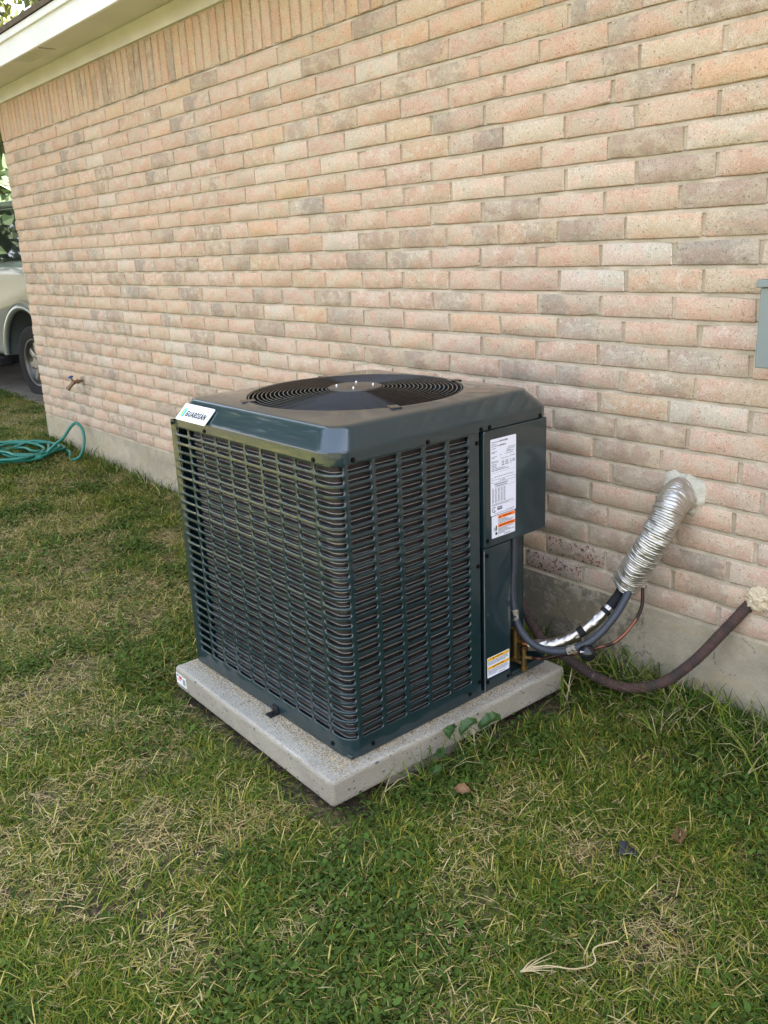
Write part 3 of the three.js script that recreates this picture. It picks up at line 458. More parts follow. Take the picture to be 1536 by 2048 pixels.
  const bs = plateG(0, -0.178, 0, 0.060, 0); bs.rotateY(-Math.PI / 2); bs.scale(1, 1, 5); bs.rotateX(-0.80); bs.translate(-0.352, 0.858, ZF + 0.016);
  part('badge', bs, new THREE.MeshPhysicalMaterial({ map: t4, roughness: 0.3, clearcoat: 0.4 }), ac);
}
// service valves
{
  const brass = std(0.30, 0.20, 0.075, 0.42, { metalness: 1 });
  const sv = sub('suction_valve', ac), X = 0.408, Z = -0.297;
  part('valve_body', merge([cyl([X - 0.02, 0.055, Z], [X - 0.02, 0.135, Z], 0.015, 0.015, 8), cyl([X - 0.02, 0.135, Z], [X - 0.02, 0.152, Z], 0.018, 0.018, 6), cyl([X - 0.02, 0.045, Z], [X - 0.02, 0.056, Z], 0.02, 0.02, 6), cyl([X - 0.09, 0.098, Z], [X + 0.012, 0.104, Z - 0.008], 0.012, 0.012, 14)]), brass, sv);
  part('stub', cyl([X + 0.01, 0.104, Z - 0.008], [X + 0.03, 0.106, Z - 0.014], 0.010, 0.010, 12), std(0.5, 0.22, 0.10, 0.35, { metalness: 1 }), sv);
  const lv = sub('liquid_valve', ac), Xb = 0.435, Zb = -0.285;
  part('valve_body', merge([cyl([Xb, 0.024, Zb], [Xb, 0.088, Zb], 0.0085, 0.0085, 8), cyl([Xb, 0.024, Zb], [Xb, 0.038, Zb], 0.012, 0.012, 6), cyl([Xb, 0.088, Zb], [Xb, 0.1, Zb], 0.010, 0.010, 6)]), brass, lv);
  part('stub', merge([cyl([Xb - 0.09, 0.047, Zb + 0.02], [Xb - 0.006, 0.047, Zb + 0.002], 0.0055, 0.0055, 12), cyl([Xb, 0.068, Zb], [Xb + 0.03, 0.074, Zb - 0.008], 0.006, 0.006, 12)]), brass, lv);
}

// ---------------------------------------------------------------- pipework between the unit and the wall
{
  const rnd = mulberry(3);
  // foil sleeve
  const duct = top('flexible_foil_sleeve', 'crinkled silver flexible foil sleeve bending out of the wall', 'duct');
  const foil = std(0.54, 0.515, 0.46, 0.48, { metalness: 1 });
  const dpts = [[5.583, 0.672, -0.02], [5.587, 0.668, 0.035], [5.592, 0.645, 0.078], [5.588, 0.60, 0.105], [5.573, 0.553, 0.122], [5.53, 0.468, 0.132], [5.487, 0.383, 0.132]];
  const ph = (s) => s / 0.0068;
  part('sleeve', tube(dpts, (t, a, s) => { const q = ph(s + 0.0012 * Math.sin(a * 2 + s * 60)), fr = q - Math.floor(q); const big = hash(Math.floor(q), 9); const rib = Math.pow(Math.sin(fr * Math.PI), 0.7); return 0.0440 + 0.007 * sm(0.32, 0.12, t) * sm(0, 0.1, t) + 0.0025 * rib * (0.10 + 1.2 * big * big + 0.3 * vnoise(s * 120, a * 1.5)) + 0.0075 * (fbm(s * 40, a * 1.9 + 2, 2) - 0.5) + 0.0022 * Math.sin(a * 3 + s * 25) + 0.0018 * (vnoise(s * 260, a * 7) - 0.5); }, 560, 52, 0, 1, true), foil, duct);
  foil.side = THREE.DoubleSide;
  // suction line
  const suc = top('suction_line', 'black foam insulated suction line wrapped in silver foil tape', 'pipe');
  const foam = std(0.006, 0.006, 0.007, 0.85), tape = std(0.50, 0.46, 0.41, 0.34, { metalness: 1 });
  const sp = [[5.297, 0.195, 0.376], [5.323, 0.197, 0.358], [5.369, 0.209, 0.33], [5.426, 0.249, 0.28], [5.47, 0.313, 0.21], [5.478, 0.365, 0.142], [5.48, 0.40, 0.132]];
  part('insulation', tube(sp, (t, a) => 0.0165 + 0.0008 * vnoise(t * 40, a * 2), 120, 22), foam, suc);
  const crumple = (amp, k) => (t, a, s) => 0.0180 + amp * (fbm(s * 55 + k, a * 1.7 + k, 3) - 0.35);
  part('foil_tape', tube(sp, crumple(0.005, 3), 90, 40, 0.0, 0.42), tape, suc); part('foil_tape', tube(sp, crumple(0.005, 8), 60, 40, 0.47, 0.67), tape, suc);
  part('foil_tape', tube(sp, (t, a, s) => 0.0178 + 0.003 * (fbm(s * 60, a * 3, 2) - 0.4), 12, 30, 0.70, 0.73), tape, suc);
  // electrical whip
  const whipP = [[5.255, 0.60, 0.40], [5.257, 0.556, 0.40], [5.2555, 0.464, 0.40], [5.2535, 0.362, 0.402], [5.276, 0.262, 0.398], [5.323, 0.206, 0.378], [5.397, 0.199, 0.352], [5.479, 0.243, 0.305], [5.513, 0.31, 0.232], [5.515, 0.381, 0.155], [5.513, 0.41, 0.137]];
  const whip = top('grey_electrical_conduit', 'grey flexible electrical conduit looping from the control box into the foil sleeve', 'conduit');
  part('conduit', tube(whipP, (t, a, s) => 0.0122 + 0.0006 * Math.sin(s / 0.0055 * 6.2832), 640, 20), std(0.036, 0.042, 0.052, 0.40), whip);
  part('strap', tube(whipP, (t, a, s) => 0.0124 + 0.009 * (fbm(s * 140, a * 2.4, 3) - 0.45), 20, 24, 0.335, 0.375), std(0.26, 0.23, 0.17, 0.85), whip);
  part('strap', tube(whipP, (t, a, s) => 0.0124 + 0.009 * (fbm(s * 130 + 5, a * 2.4, 3) - 0.45), 20, 24, 0.625, 0.665), std(0.26, 0.23, 0.17, 0.85), whip);
  // liquid line
  const liq = top('copper_liquid_line', 'thin oxidised copper line with a black filter drier', 'pipe');
  const cp = [[5.325, 0.163, 0.388], [5.36, 0.170, 0.378], [5.405, 0.189, 0.352], [5.447, 0.203, 0.333], [5.48, 0.216, 0.32], [5.509, 0.231, 0.292], [5.54, 0.247, 0.268], [5.562, 0.285, 0.22], [5.566, 0.338, 0.165], [5.553, 0.395, 0.142]];
  const cuTex = dataTex(512, 32, (i, j, c) => { const n = fbm(i * 0.035, j * 0.05, 4), k = sm(0.46, 0.62, n); c[0] = lerp(54, 128, k); c[1] = lerp(40, 82, k); c[2] = lerp(35, 62, k); });
  const cg = tube(cp, 0.0054, 120, 14); { const uv = cg.attributes.uv; for (let i = 0; i < uv.count; i++) uv.setX(i, uv.getX(i) * 2.2); }
  part('tube', cg, new THREE.MeshStandardMaterial({ map: cuTex, roughness: 0.42, metalness: 0.85 }), liq);
  part('filter_drier', (() => { const g = new THREE.SphereGeometry(0.0265, 32, 22); g.scale(1.06, 1, 1); g.translate(5.482, 0.213, 0.318); return g; })(), std(0.010, 0.010, 0.011, 0.22), liq);
  part('drier_label', (() => { const s = new THREE.SphereGeometry(0.0268, 10, 8, 0, 0.42, 0, 0.6); s.translate(0, 0, 0); s.rotateX(1.05); s.rotateY(0.35); s.translate(5.482, 0.213, 0.318); return s; })(), std(0.7, 0.7, 0.7, 0.5), liq);
  // rusty conduit along the ground
  const br = top('rusty_brown_conduit', 'rusty brown corrugated conduit sagging from behind the unit to the wall', 'conduit');
  const bp = [[5.06, 0.42, 0.235], [5.105, 0.33, 0.235], [5.166, 0.226, 0.235], [5.243, 0.141, 0.232], [5.34, 0.099, 0.215], [5.445, 0.069, 0.205], [5.538, 0.063, 0.185], [5.635, 0.101, 0.15], [5.71, 0.182, 0.1], [5.765, 0.275, 0.05], [5.825, 0.382, -0.004]];
  const rustTex = dataTex(512, 64, (i, j, c) => { const n = fbm(i * 0.05, j * 0.12, 4), f = hash(i, j), k = sm(0.35, 0.7, n); c[0] = lerp(72, 54, k) * (0.85 + 0.3 * f); c[1] = lerp(51, 43, k) * (0.85 + 0.3 * f); c[2] = lerp(43, 38, k) * (0.85 + 0.3 * f); if (n > 0.86) { c[0] = 120; c[1] = 104; c[2] = 92; } });
  part('conduit', tube(bp, (t, a, s) => 0.0160 + 0.0006 * Math.sin(s / 0.0085 * 6.2832) + 0.0006 * vnoise(s * 50, a), 620, 22), new THREE.MeshStandardMaterial({ map: rustTex, roughness: 0.85 }), br);
  const fo = new THREE.IcosahedronGeometry(1, 16), fpn = fo.attributes.position; for (let i = 0; i < fpn.count; i++) { const x = fpn.getX(i), y = fpn.getY(i), z = fpn.getZ(i), k = 0.55 + 0.5 * fbm(x * 2.2 + 5 + z, y * 2.2 + 5 - z, 3) + 0.55 * fbm(x * 9 + 7 + z * 3, y * 9 + 3 - z * 4, 3); fpn.setXYZ(i, x * 0.040 * k, y * 0.034 * k, z * 0.020 * k); } fo.translate(5.846, 0.402, -0.002);
  const fo2 = mergeVertices((fo.deleteAttribute('normal'), fo.deleteAttribute('uv'), fo), 1e-5); fo2.computeVertexNormals();
  part('foam_seal', fo2, std(0.55, 0.45, 0.30, 0.95), br);
}

// ---------------------------------------------------------------- things on the wall
{
  const eb = top('electrical_box', 'grey metal electrical box mounted on the brick wall', 'electrical box'), m = std(0.20, 0.235, 0.225, 0.45, { metalness: 0.25 });
  part('enclosure', box(5.83, 6.13, 1.088, 1.296, -0.01, 0.094, 0.004), m, eb); part('door', box(5.826, 6.134, 1.084, 1.288, 0.0945, 0.103, 0.003), m, eb); part('lid', box(5.818, 6.142, 1.2885, 1.308, -0.004, 0.112, 0.003), m, eb);
  part('latch', box(5.90, 5.93, 1.10, 1.118, 0.1032, 0.110, 0.002), screwMat, eb); part('riser', cyl([6.05, 1.30, 0.045], [6.05, 2.6, 0.045], 0.022, 0.022, 16), m, eb);
  const hb = top('hose_bib', 'brass outdoor tap with a small blue handle on the brick wall', 'tap'), brass = std(0.22, 0.15, 0.085, 0.5, { metalness: 0.8 });
  part('flange', cyl([0.886, 0.606, -0.003], [0.886, 0.606, 0.007], 0.03, 0.03, 20), std(0.3, 0.27, 0.23, 0.55, { metalness: 0.6 }), hb);
  part('body', merge([cyl([0.886, 0.606, 0.005], [0.886, 0.600, 0.07], 0.011, 0.011, 12), cyl([0.886, 0.604, 0.03], [0.886, 0.602, 0.045], 0.016, 0.016, 6), new THREE.SphereGeometry(0.017, 14, 10).translate(0.886, 0.600, 0.07), cyl([0.886, 0.60, 0.07], [0.884, 0.566, 0.108], 0.012, 0.014, 14), cyl([0.884, 0.566, 0.108], [0.883, 0.556, 0.118], 0.0165, 0.0165, 14), cyl([0.886, 0.60, 0.07], [0.884, 0.636, 0.082], 0.008, 0.006, 10)]), brass, hb);
  const hw = new THREE.TorusGeometry(0.014, 0.005, 8, 24); hw.rotateX(Math.PI / 2 + 0.3); hw.translate(0.884, 0.640, 0.083); part('handle', merge([hw, cyl([0.872, 0.640, 0.083], [0.896, 0.640, 0.083], 0.004), cyl([0.884, 0.634, 0.083], [0.884, 0.648, 0.084], 0.007)]), std(0.015, 0.06, 0.20, 0.5), hb);
}

// ---------------------------------------------------------------- garden hose
{
  const r = 0.0105, hose = []; const rnd = mulberry(9);
  const loop = [[0.70, 0.08, 0.28], [0.80, 0.15, 0.235], [0.86, 0.22, 0.185], [0.815, 0.275, 0.11], [0.835, 0.300, 0.08], [0.895, 0.265, 0.062], [0.945, 0.17, 0.08], [0.93, 0.075, 0.12], [0.86, 0.045, 0.16], [0.74, 0.062, 0.12], [0.56, 0.068, 0.11]];
  for (let k = 0; k < 44; k++) { const a = -1.2 - k * 0.70, w = 0.75 + 0.5 * rnd(); loop.push([0.46 + 0.30 * w * Math.cos(a) + 0.10 * Math.sin(k * 0.37), 0.066 + 0.022 * rnd() + 0.0006 * k, 0.40 + 0.22 * w * Math.sin(a) + 0.10 * Math.sin(k * 0.23 + 1)]); }
  loop.push([-0.3, 0.06, 0.9], [-0.8, 0.06, 1.1]);
  const g = tube(loop.map((p, i) => [p[0], p[1] + (i > 7 || i < 2 ? 0.012 + 0.010 * Math.sin(i * 2.3) : 0.006), p[2]]), r, 900, 12);
  single('garden_hose', g, std(0.010, 0.155, 0.105, 0.42), 'green garden hose lying in loose loops on the grass by the wall', 'garden hose');
}

// ---------------------------------------------------------------- parked truck-like vehicle by the corner
{
  const car = top('parked_suv', 'pale silver green sport utility vehicle parked past the house corner', 'car');
  car.position.set(-2.477, 0.012, -1.685); car.rotation.y = 0.105;
  const body = new THREE.MeshPhysicalMaterial({ color: new THREE.Color().setRGB(0.165, 0.195, 0.185), roughness: 0.34, metalness: 0.4, clearcoat: 1, clearcoatRoughness: 0.05 });
  const glass = new THREE.MeshPhysicalMaterial({ color: new THREE.Color().setRGB(0.012, 0.016, 0.018), roughness: 0.06, clearcoat: 1 });
  const dark = std(0.006, 0.006, 0.007, 0.8);
  const s = new THREE.Shape(); s.moveTo(-4.5, 0.45); s.lineTo(-4.62, 0.75); s.lineTo(-4.58, 1.45); s.lineTo(-0.95, 1.50); s.quadraticCurveTo(-0.82, 1.49, -0.76, 1.44); s.quadraticCurveTo(-0.72, 1.41, -0.6, 1.41); s.lineTo(0.40, 1.41); s.quadraticCurveTo(0.7, 1.38, 0.90, 1.28); s.quadraticCurveTo(1.0, 1.2, 1.0, 1.0); s.lineTo(0.98, 0.5); s.lineTo(0.9, 0.45); s.lineTo(0.53, 0.45); s.absarc(0, 0.43, 0.53, 0.03, Math.PI - 0.03, false); s.lineTo(-2.94, 0.45); s.absarc(-3.47, 0.43, 0.53, 0.03, Math.PI - 0.03, false); s.lineTo(-4.5, 0.45);
  const bg = new THREE.ExtrudeGeometry(s, { depth: 1.86, bevelEnabled: true, bevelSize: 0.05, bevelOffset: -0.05, bevelThickness: 0.06, bevelSegments: 4, curveSegments: 24 }); bg.translate(0, 0, -0.93); part('body', toCreasedNormals(bg, 0.6), body, car);
  for (const x of [0, -3.47]) { const lg = new THREE.CylinderGeometry(0.512, 0.512, 1.90, 40, 1, true, -Math.PI / 2 - 0.05, Math.PI + 0.1); lg.rotateX(Math.PI / 2); lg.rotateZ(Math.PI / 2); lg.translate(x, 0.43, 0); part('wheel_well', merge([lg, box(x - 0.5, x + 0.5, 0.4, 0.96, -0.6, 0.6)]), new THREE.MeshStandardMaterial({ color: new THREE.Color().setRGB(0.004, 0.004, 0.005), roughness: 0.9, side: THREE.DoubleSide }), car); }
  part('underbody', box(-4.4, 0.85, 0.32, 1.15, -0.72, 0.72), dark, car);
  for (const x of [-2.94 + 0.0]) part('running_board', box(-2.8, -0.62, 0.33, 0.42, 0.88, 1.04, 0.02), dark, car);
  // cabin: lofted greenhouse
  const gh = new THREE.BoxGeometry(1, 1, 1, 1, 1, 1), gp = gh.attributes.position; for (let i = 0; i < gp.count; i++) { const fr = gp.getX(i) > 0, up = gp.getY(i) > 0, sd = Math.sign(gp.getZ(i)); gp.setXYZ(i, fr ? (up ? -0.15 : 0.50) : (up ? -4.42 : -4.54), up ? 1.96 : 1.38, sd * (up ? 0.76 : 0.925)); } const gh2 = gh.toNonIndexed(); gh2.computeVertexNormals(); part('cabin', gh2, body, car);
  part('roof', box(-4.44, -0.10, 1.945, 2.02, -0.79, 0.79, 0.035), body, car);
  const win = (pts, name) => { const q = new THREE.Shape(pts.map(p => new THREE.Vector2(p[0], p[1]))); const g = new THREE.ExtrudeGeometry(q, { depth: 0.012, bevelEnabled: false }), p = g.attributes.position; for (let i = 0; i < p.count; i++) { const y = p.getY(i); p.setZ(i, p.getZ(i) + lerp(0.925, 0.76, (y - 1.38) / 0.58) + 0.002); } g.computeVertexNormals(); part(name, g, glass, car); };
  win([[0.36, 1.43], [-0.62, 1.415], [-0.74, 1.43], [-0.82, 1.49], [-0.95, 1.515], [-1.72, 1.52], [-1.72, 1.93], [-0.25, 1.93]], 'door_window'); win([[-1.84, 1.52], [-2.86, 1.52], [-2.86, 1.93], [-1.84, 1.93]], 'door_window'); win([[-2.98, 1.52], [-4.30, 1.52], [-4.26, 1.93], [-2.98, 1.93]], 'quarter_window');
  const ws = new THREE.BufferGeometry(); ws.setAttribute('position', new THREE.Float32BufferAttribute([0.48, 1.41, -0.84, 0.48, 1.41, 0.84, -0.13, 1.94, 0.72, 0.48, 1.41, -0.84, -0.13, 1.94, 0.72, -0.13, 1.94, -0.72], 3)); ws.translate(0.006, 0.004, 0); ws.computeVertexNormals(); part('windscreen', ws, glass, car);
  part('drip_rail', box(-4.40, -0.12, 1.93, 1.942, 0.775, 0.80, 0.004), body, car);
  const fl = new THREE.TorusGeometry(0.535, 0.035, 10, 40, Math.PI - 0.1); fl.rotateZ(0.05); const f1 = fl.clone(); f1.translate(0, 0.43, 0.965); part('wheel_arch_flare', f1, body, car); const f2 = fl.clone(); f2.translate(-3.47, 0.43, 0.965); part('wheel_arch_flare', f2, body, car);
  part('fender_badge', box(-0.92, -0.70, 1.135, 1.185, 0.985, 0.998, 0.004), std(0.02, 0.02, 0.02, 0.3), car); part('fender_badge', box(-0.91, -0.71, 1.143, 1.152, 0.9985, 1.002), std(0.7, 0.7, 0.7, 0.2, { metalness: 1 }), car);
  part('headlight', box(0.90, 1.012, 0.98, 1.18, 0.55, 0.90, 0.03), glass, car); part('headlight', box(0.90, 1.012, 0.98, 1.18, -0.90, -0.55, 0.03), glass, car); part('grille', box(0.96, 1.016, 0.78, 1.18, -0.5, 0.5, 0.02), dark, car); part('bumper', box(0.90, 1.10, 0.48, 0.70, -0.95, 0.95, 0.05), std(0.6, 0.6, 0.6, 0.2, { metalness: 1 }), car);
  const rubber = std(0.007, 0.007, 0.007, 0.9), alloy = std(0.42, 0.40, 0.35, 0.32, { metalness: 0.9 });
  const wheel = () => {
    const w = new THREE.Group(); w.name = 'wheel';
    const prof = [[0.245, -0.11], [0.30, -0.128], [0.345, -0.128], [0.378, -0.118], [0.388, -0.09], [0.39, 0], [0.388, 0.09], [0.378, 0.118], [0.345, 0.128], [0.30, 0.128], [0.245, 0.11]].map(p => new THREE.Vector2(...p)); const ty = new THREE.LatheGeometry(prof, 56); ty.rotateX(Math.PI / 2);
    const lugs = [ty]; for (let k = 0; k < 44; k++) for (const q of [-1, 1]) { const b = new THREE.BoxGeometry(0.02, 0.012, 0.10); b.translate(0.388, 0, q * 0.06); b.rotateZ((k + (q > 0 ? 0.5 : 0)) / 44 * Math.PI * 2); lugs.push(b); }
    part('tyre', merge(lugs), rubber, w);
    const rp = [[0.0, 0.045], [0.06, 0.048], [0.07, 0.03], [0.20, 0.02], [0.215, 0.10], [0.235, 0.118], [0.25, 0.118], [0.252, 0.10], [0.235, 0.0]].map(p => new THREE.Vector2(...p)); const rg = new THREE.LatheGeometry(rp, 48); rg.rotateX(Math.PI / 2); const rim = part('rim', rg, std(0.10, 0.095, 0.085, 0.4, { metalness: 0.8 }), w);
    for (let k = 0; k < 8; k++) { const b = box(0.06, 0.226, -0.036, 0.036, 0.028, 0.085, 0.016); b.rotateZ(k * Math.PI / 4 + 0.2); part('spoke', b, alloy, rim); }
    const cap = part('hub_cap', cyl([0, 0, 0.03], [0, 0, 0.12], 0.07, 0.055, 24), alloy, rim); for (let k = 0; k < 8; k++) { const a = k * Math.PI / 4; part('lug_nut', cyl([Math.cos(a) * 0.088, Math.sin(a) * 0.088, 0.05], [Math.cos(a) * 0.088, Math.sin(a) * 0.088, 0.105], 0.012, 0.010, 6), std(0.75, 0.75, 0.75, 0.15, { metalness: 1 }), rim); }
    return w;
  };
  const w0 = wheel(); w0.position.set(0, 0.39, 0.80); car.add(w0);
  for (const [x, z, turn] of [[-3.47, 0.80, 0], [0, -0.80, Math.PI], [-3.47, -0.80, Math.PI]]) { const w = w0.clone(); w.position.set(x, 0.39, z); w.rotation.y = turn; car.add(w); }
}
{
  const tex = dataTex(512, 512, (i, j, c) => { const u = i / 512, v = j / 512, a = tfbm(u, v, 7, 5), f = hash(i, j), k = 0.7 + 0.45 * a + 0.14 * (f - 0.5); c[0] = 112 * k; c[1] = 104 * k; c[2] = 94 * k; });
  const g = worldUV(box(-9.5, -1.15, -0.1, 0.072, -5.5, -0.62, 0.01), 0.6); g.rotateY(0.03);
  structure('driveway', g, new THREE.MeshStandardMaterial({ map: tex, bumpMap: grainBump, bumpScale: 0.004, roughness: 1 }), 'worn grey driveway under the parked car', 'driveway');
}

// ---------------------------------------------------------------- lawn: blades, straw and small weeds
{
  const bladeGeo = (seed, n, o) => {
    const rnd = mulberry(seed), pos = [], col = [], idx = [];
    for (let b = 0; b < n; b++) {
      const L = lerp(o.l0, o.l1, Math.pow(rnd(), 1.3)), w = lerp(o.w0, o.w1, rnd()) / 2, az = rnd() * 6.2832, lean = lerp(o.a0, o.a1, rnd()), curl = lerp(0.2, o.curl, rnd()), rr = o.r * Math.sqrt(rnd()), pa = rnd() * 6.2832;
      let x = Math.cos(pa) * rr, z = Math.sin(pa) * rr, y = o.y0 + (o.y1 || 0) * rnd(), a = lean; const tw = az + Math.PI / 2 + (rnd() - 0.5) * 0.9, dx = Math.cos(az), dz = Math.sin(az), N = 3; const c = o.cols[Math.floor(rnd() * o.cols.length)], k = 0.78 + 0.44 * rnd(); const s = pos.length / 3;
      for (let i = 0; i <= N; i++) {
        const ww = i === N ? 0.0002 : w * (1 - 0.25 * i / N), tx = Math.cos(tw) * ww, tz = Math.sin(tw) * ww; pos.push(x - tx, y, z - tz, x + tx, y + (rnd() - 0.5) * 0.0006, z + tz); for (let q = 0; q < 2; q++) col.push(c[0] * k, c[1] * k, c[2] * k);
        const st = L / N; x += dx * Math.cos(a) * st; z += dz * Math.cos(a) * st; y = Math.max(0.002, y + Math.sin(a) * st); a -= curl / N;
      }
      for (let i = 0; i < N; i++) { const q = s + i * 2; idx.push(q, q + 1, q + 2); if (i < N - 1) idx.push(q + 1, q + 3, q + 2); else idx.push(q + 1, q + 3, q + 2); }
    }
    const g = new THREE.BufferGeometry(); g.setAttribute('position', new THREE.Float32BufferAttribute(pos, 3)); g.setAttribute('color', new THREE.Float32BufferAttribute(col, 3)); g.setIndex(idx); g.computeVertexNormals(); return g;
  };
  const weedGeo = seed => {
    const rnd = mulberry(seed), pos = [], col = [], idx = [];
    for (let b = 0; b < 30; b++) {
      const R = 0.05 * Math.sqrt(rnd()), pa = rnd() * 6.2832, cx = Math.cos(pa) * R, cz = Math.sin(pa) * R, h = 0.006 + 0.028 * rnd(), r = 0.0022 + 0.0042 * rnd() * rnd(), tilt = 0.1 + 0.8 * rnd(), ta = rnd() * 6.2832, k = 0.75 + 0.5 * rnd(), c = [0.050 * k, 0.082 * k, 0.011 * k], s = pos.length / 3, el = 1.2 + 0.7 * rnd(), ra = rnd() * 6.2832;
      pos.push(cx, h + 0.001, cz); col.push(...c); for (let i = 0; i < 7; i++) { const a = i / 7 * 6.2832, u = Math.cos(a) * r * el, v = Math.sin(a) * r, x = u * Math.cos(ra) - v * Math.sin(ra), z = u * Math.sin(ra) + v * Math.cos(ra), yy = Math.tan(tilt) * (x * Math.cos(ta) + z * Math.sin(ta)); pos.push(cx + x, Math.max(0.002, h + yy), cz + z); col.push(...c); }
      for (let i = 0; i < 7; i++) idx.push(s, s + 1 + (i + 1) % 7, s + 1 + i);
    }
    const g = new THREE.BufferGeometry(); g.setAttribute('position', new THREE.Float32BufferAttribute(pos, 3)); g.setAttribute('color', new THREE.Float32BufferAttribute(col, 3)); g.setIndex(idx); g.computeVertexNormals(); return g;
  };
  const G = [[0.072, 0.118, 0.010], [0.10, 0.142, 0.013], [0.034, 0.070, 0.007], [0.050, 0.090, 0.009], [0.15, 0.175, 0.018], [0.21, 0.19, 0.026]], ST = [[0.38, 0.28, 0.10], [0.46, 0.35, 0.145], [0.30, 0.20, 0.075], [0.40, 0.31, 0.13], [0.26, 0.20, 0.055]], MX = [...G, ...G, [0.24, 0.21, 0.04], [0.32, 0.26, 0.08], [0.38, 0.29, 0.11]];
  const gm = new THREE.MeshPhysicalMaterial({ vertexColors: true, roughness: 0.8, specularIntensity: 0.35, side: THREE.DoubleSide }), sMat = new THREE.MeshStandardMaterial({ vertexColors: true, roughness: 0.85, side: THREE.DoubleSide });
  const rnd = mulberry(404), m4 = new THREE.Matrix4(), q = new THREE.Quaternion(), up = V(0, 1, 0), nrm = V(0, 1, 0), col = new THREE.Color();
  const onPad = (x, z, e) => { const c = Math.cos(-0.022), s = Math.sin(-0.022), dx = x - 4.875, dz = z - 0.722, u = dx * c - dz * s, v = dx * s + dz * c; return Math.abs(u) < 0.457 + e && Math.abs(v) < 0.457 + e; };
  const allowed = (x, z) => z > 0.004 || x < -0.01;
  const put = (name, geos, mat, count, want, scale, label, category) => {
    const pts = geos.map(() => []); let n = 0, guard = 0;
    while (n < count && guard++ < count * 60) {
      const x = -3.2 + 10.9 * rnd(), z = -0.75 + 3.5 * rnd(); if (!allowed(x, z) || onPad(x, z, 0.03) || (onPad(x, z, 0.08) && rnd() < 0.6)) continue; if (x < -1.2 && z < -0.58) continue;
      const [u, v, w] = project(x, 0, z); if (w > 1) continue; const inn = u > -40 && u < 808 && v > 380 && v < 1070; if (!inn && (u < -400 || u > 1200 || v > 1700 || rnd() > 0.30)) continue;
      const p = want(x, z); if (rnd() > p) continue; pts[Math.floor(rnd() * geos.length)].push([x, z]); n++;
    }
    geos.forEach((g, gi) => {
      const im = new THREE.InstancedMesh(g, mat, pts[gi].length); im.name = numbered(name); pts[gi].forEach(([x, z], i) => {
        q.setFromAxisAngle(up, rnd() * 6.2832); const s = scale(x, z); m4.compose(V(x, ground(x, z) - 0.004, z), q, V(s, s * (0.8 + 0.4 * rnd()), s)); im.setMatrixAt(i, m4); const f = 0.8 + 0.4 * rnd(), y = (rnd() - 0.5) * 0.16; col.setRGB(f * (1 + y), f, f * (1 - y)); im.setColorAt(i, col);
      }); im.userData = { kind: 'stuff', label, category }; shade(im); scene.add(im);
    });
  };
  const dry = (x, z) => fbm(x * 1.7 + 3.1, z * 1.7 + 8.2, 3) * 0.46 + fbm(x * 8 + 1, z * 8 + 4, 3) * 0.54 + 0.09 * sm(5.6, 4.6, x) - 0.08 * sm(0.9, 0.3, z) * sm(5, 5.5, x);
  const weedy = (x, z) => fbm(x * 2.6 + 31, z * 2.6 + 12, 3);
  const thick = (x, z) => 0.16 + 0.84 * sm(0.38, 0.54, fbm(x * 5 + 60, z * 5 + 22, 3));
  const nearWall = (x, z) => Math.max(sm(0.34, 0.02, z) * sm(4.6, 5.2, x), x > 5.28 && x < 6.6 ? sm(0.55, 0.15, z) : 0);
  put('lawn_grass', [1, 2, 3, 4, 5, 6].map(s => bladeGeo(s, 22, { l0: 0.015, l1: 0.058, w0: 0.0014, w1: 0.0034, a0: 0.15, a1: 1.25, curl: 1.6, r: 0.045, y0: 0, cols: G })), gm, 17500, (x, z) => thick(x, z) * clamp(1.2 - 1.4 * sm(0.44, 0.62, dry(x, z)) + 0.5 * nearWall(x, z), 0.10, 1), () => 0.65 + 0.6 * rnd(), 'short green mown lawn grass', 'grass');
  put('mixed_grass', [11, 12, 13, 14].map(s => bladeGeo(s, 22, { l0: 0.015, l1: 0.062, w0: 0.0013, w1: 0.0032, a0: 0.0, a1: 1.0, curl: 1.2, r: 0.05, y0: 0.003, y1: 0.010, cols: MX })), gm, 10500, (x, z) => 0.3 + 0.7 * thick(x, z), () => 0.65 + 0.6 * rnd(), 'green and yellowing blades of lawn grass', 'grass');
  put('dry_straw', [21, 22, 23, 24].map(s => bladeGeo(s, 24, { l0: 0.012, l1: 0.062, w0: 0.0010, w1: 0.0025, a0: -0.05, a1: 0.40, curl: 0.6, r: 0.075, y0: 0.002, y1: 0.026, cols: ST })), sMat, 5600, (x, z) => clamp(0.22 + 1.2 * sm(0.48, 0.64, dry(x, z)), 0.04, 1), () => 0.65 + 0.6 * rnd(), 'dry tan straw and clippings in the lawn', 'straw');
  put('clover', [31, 32, 33].map(weedGeo), gm, 4800, (x, z) => sm(0.44, 0.62, weedy(x, z)) * (1 - 0.8 * sm(0.5, 0.62, dry(x, z))), () => 0.7 + 0.6 * rnd(), 'small round leaved clover in the lawn', 'clover');
  { // the open lawn in front, in coarser tufts
    const geos = [51, 52].map(s => bladeGeo(s, 60, { l0: 0.03, l1: 0.09, w0: 0.004, w1: 0.008, a0: 0.1, a1: 1.1, curl: 1.2, r: 0.16, y0: 0, y1: 0.02, cols: [...MX, ...ST] }));
    for (const g of geos) { const N = 2600, im = new THREE.InstancedMesh(g, gm, N); im.name = numbered('open_lawn_grass'); for (let i = 0; i < N; i++) { const x = -4 + 11.5 * rnd(), z = 2.55 + 4.5 * rnd() * rnd(); q.setFromAxisAngle(up, rnd() * 6.2832); const s = 0.8 + 0.5 * rnd(); m4.compose(V(x, 0, z), q, V(s, s, s)); im.setMatrixAt(i, m4); const f = 0.85 + 0.3 * rnd(); im.setColorAt(i, col.setRGB(f, f, f)); } im.userData = { kind: 'stuff', label: 'green and dry tufts of the open lawn', category: 'grass' }; shade(im); scene.add(im); }
  }
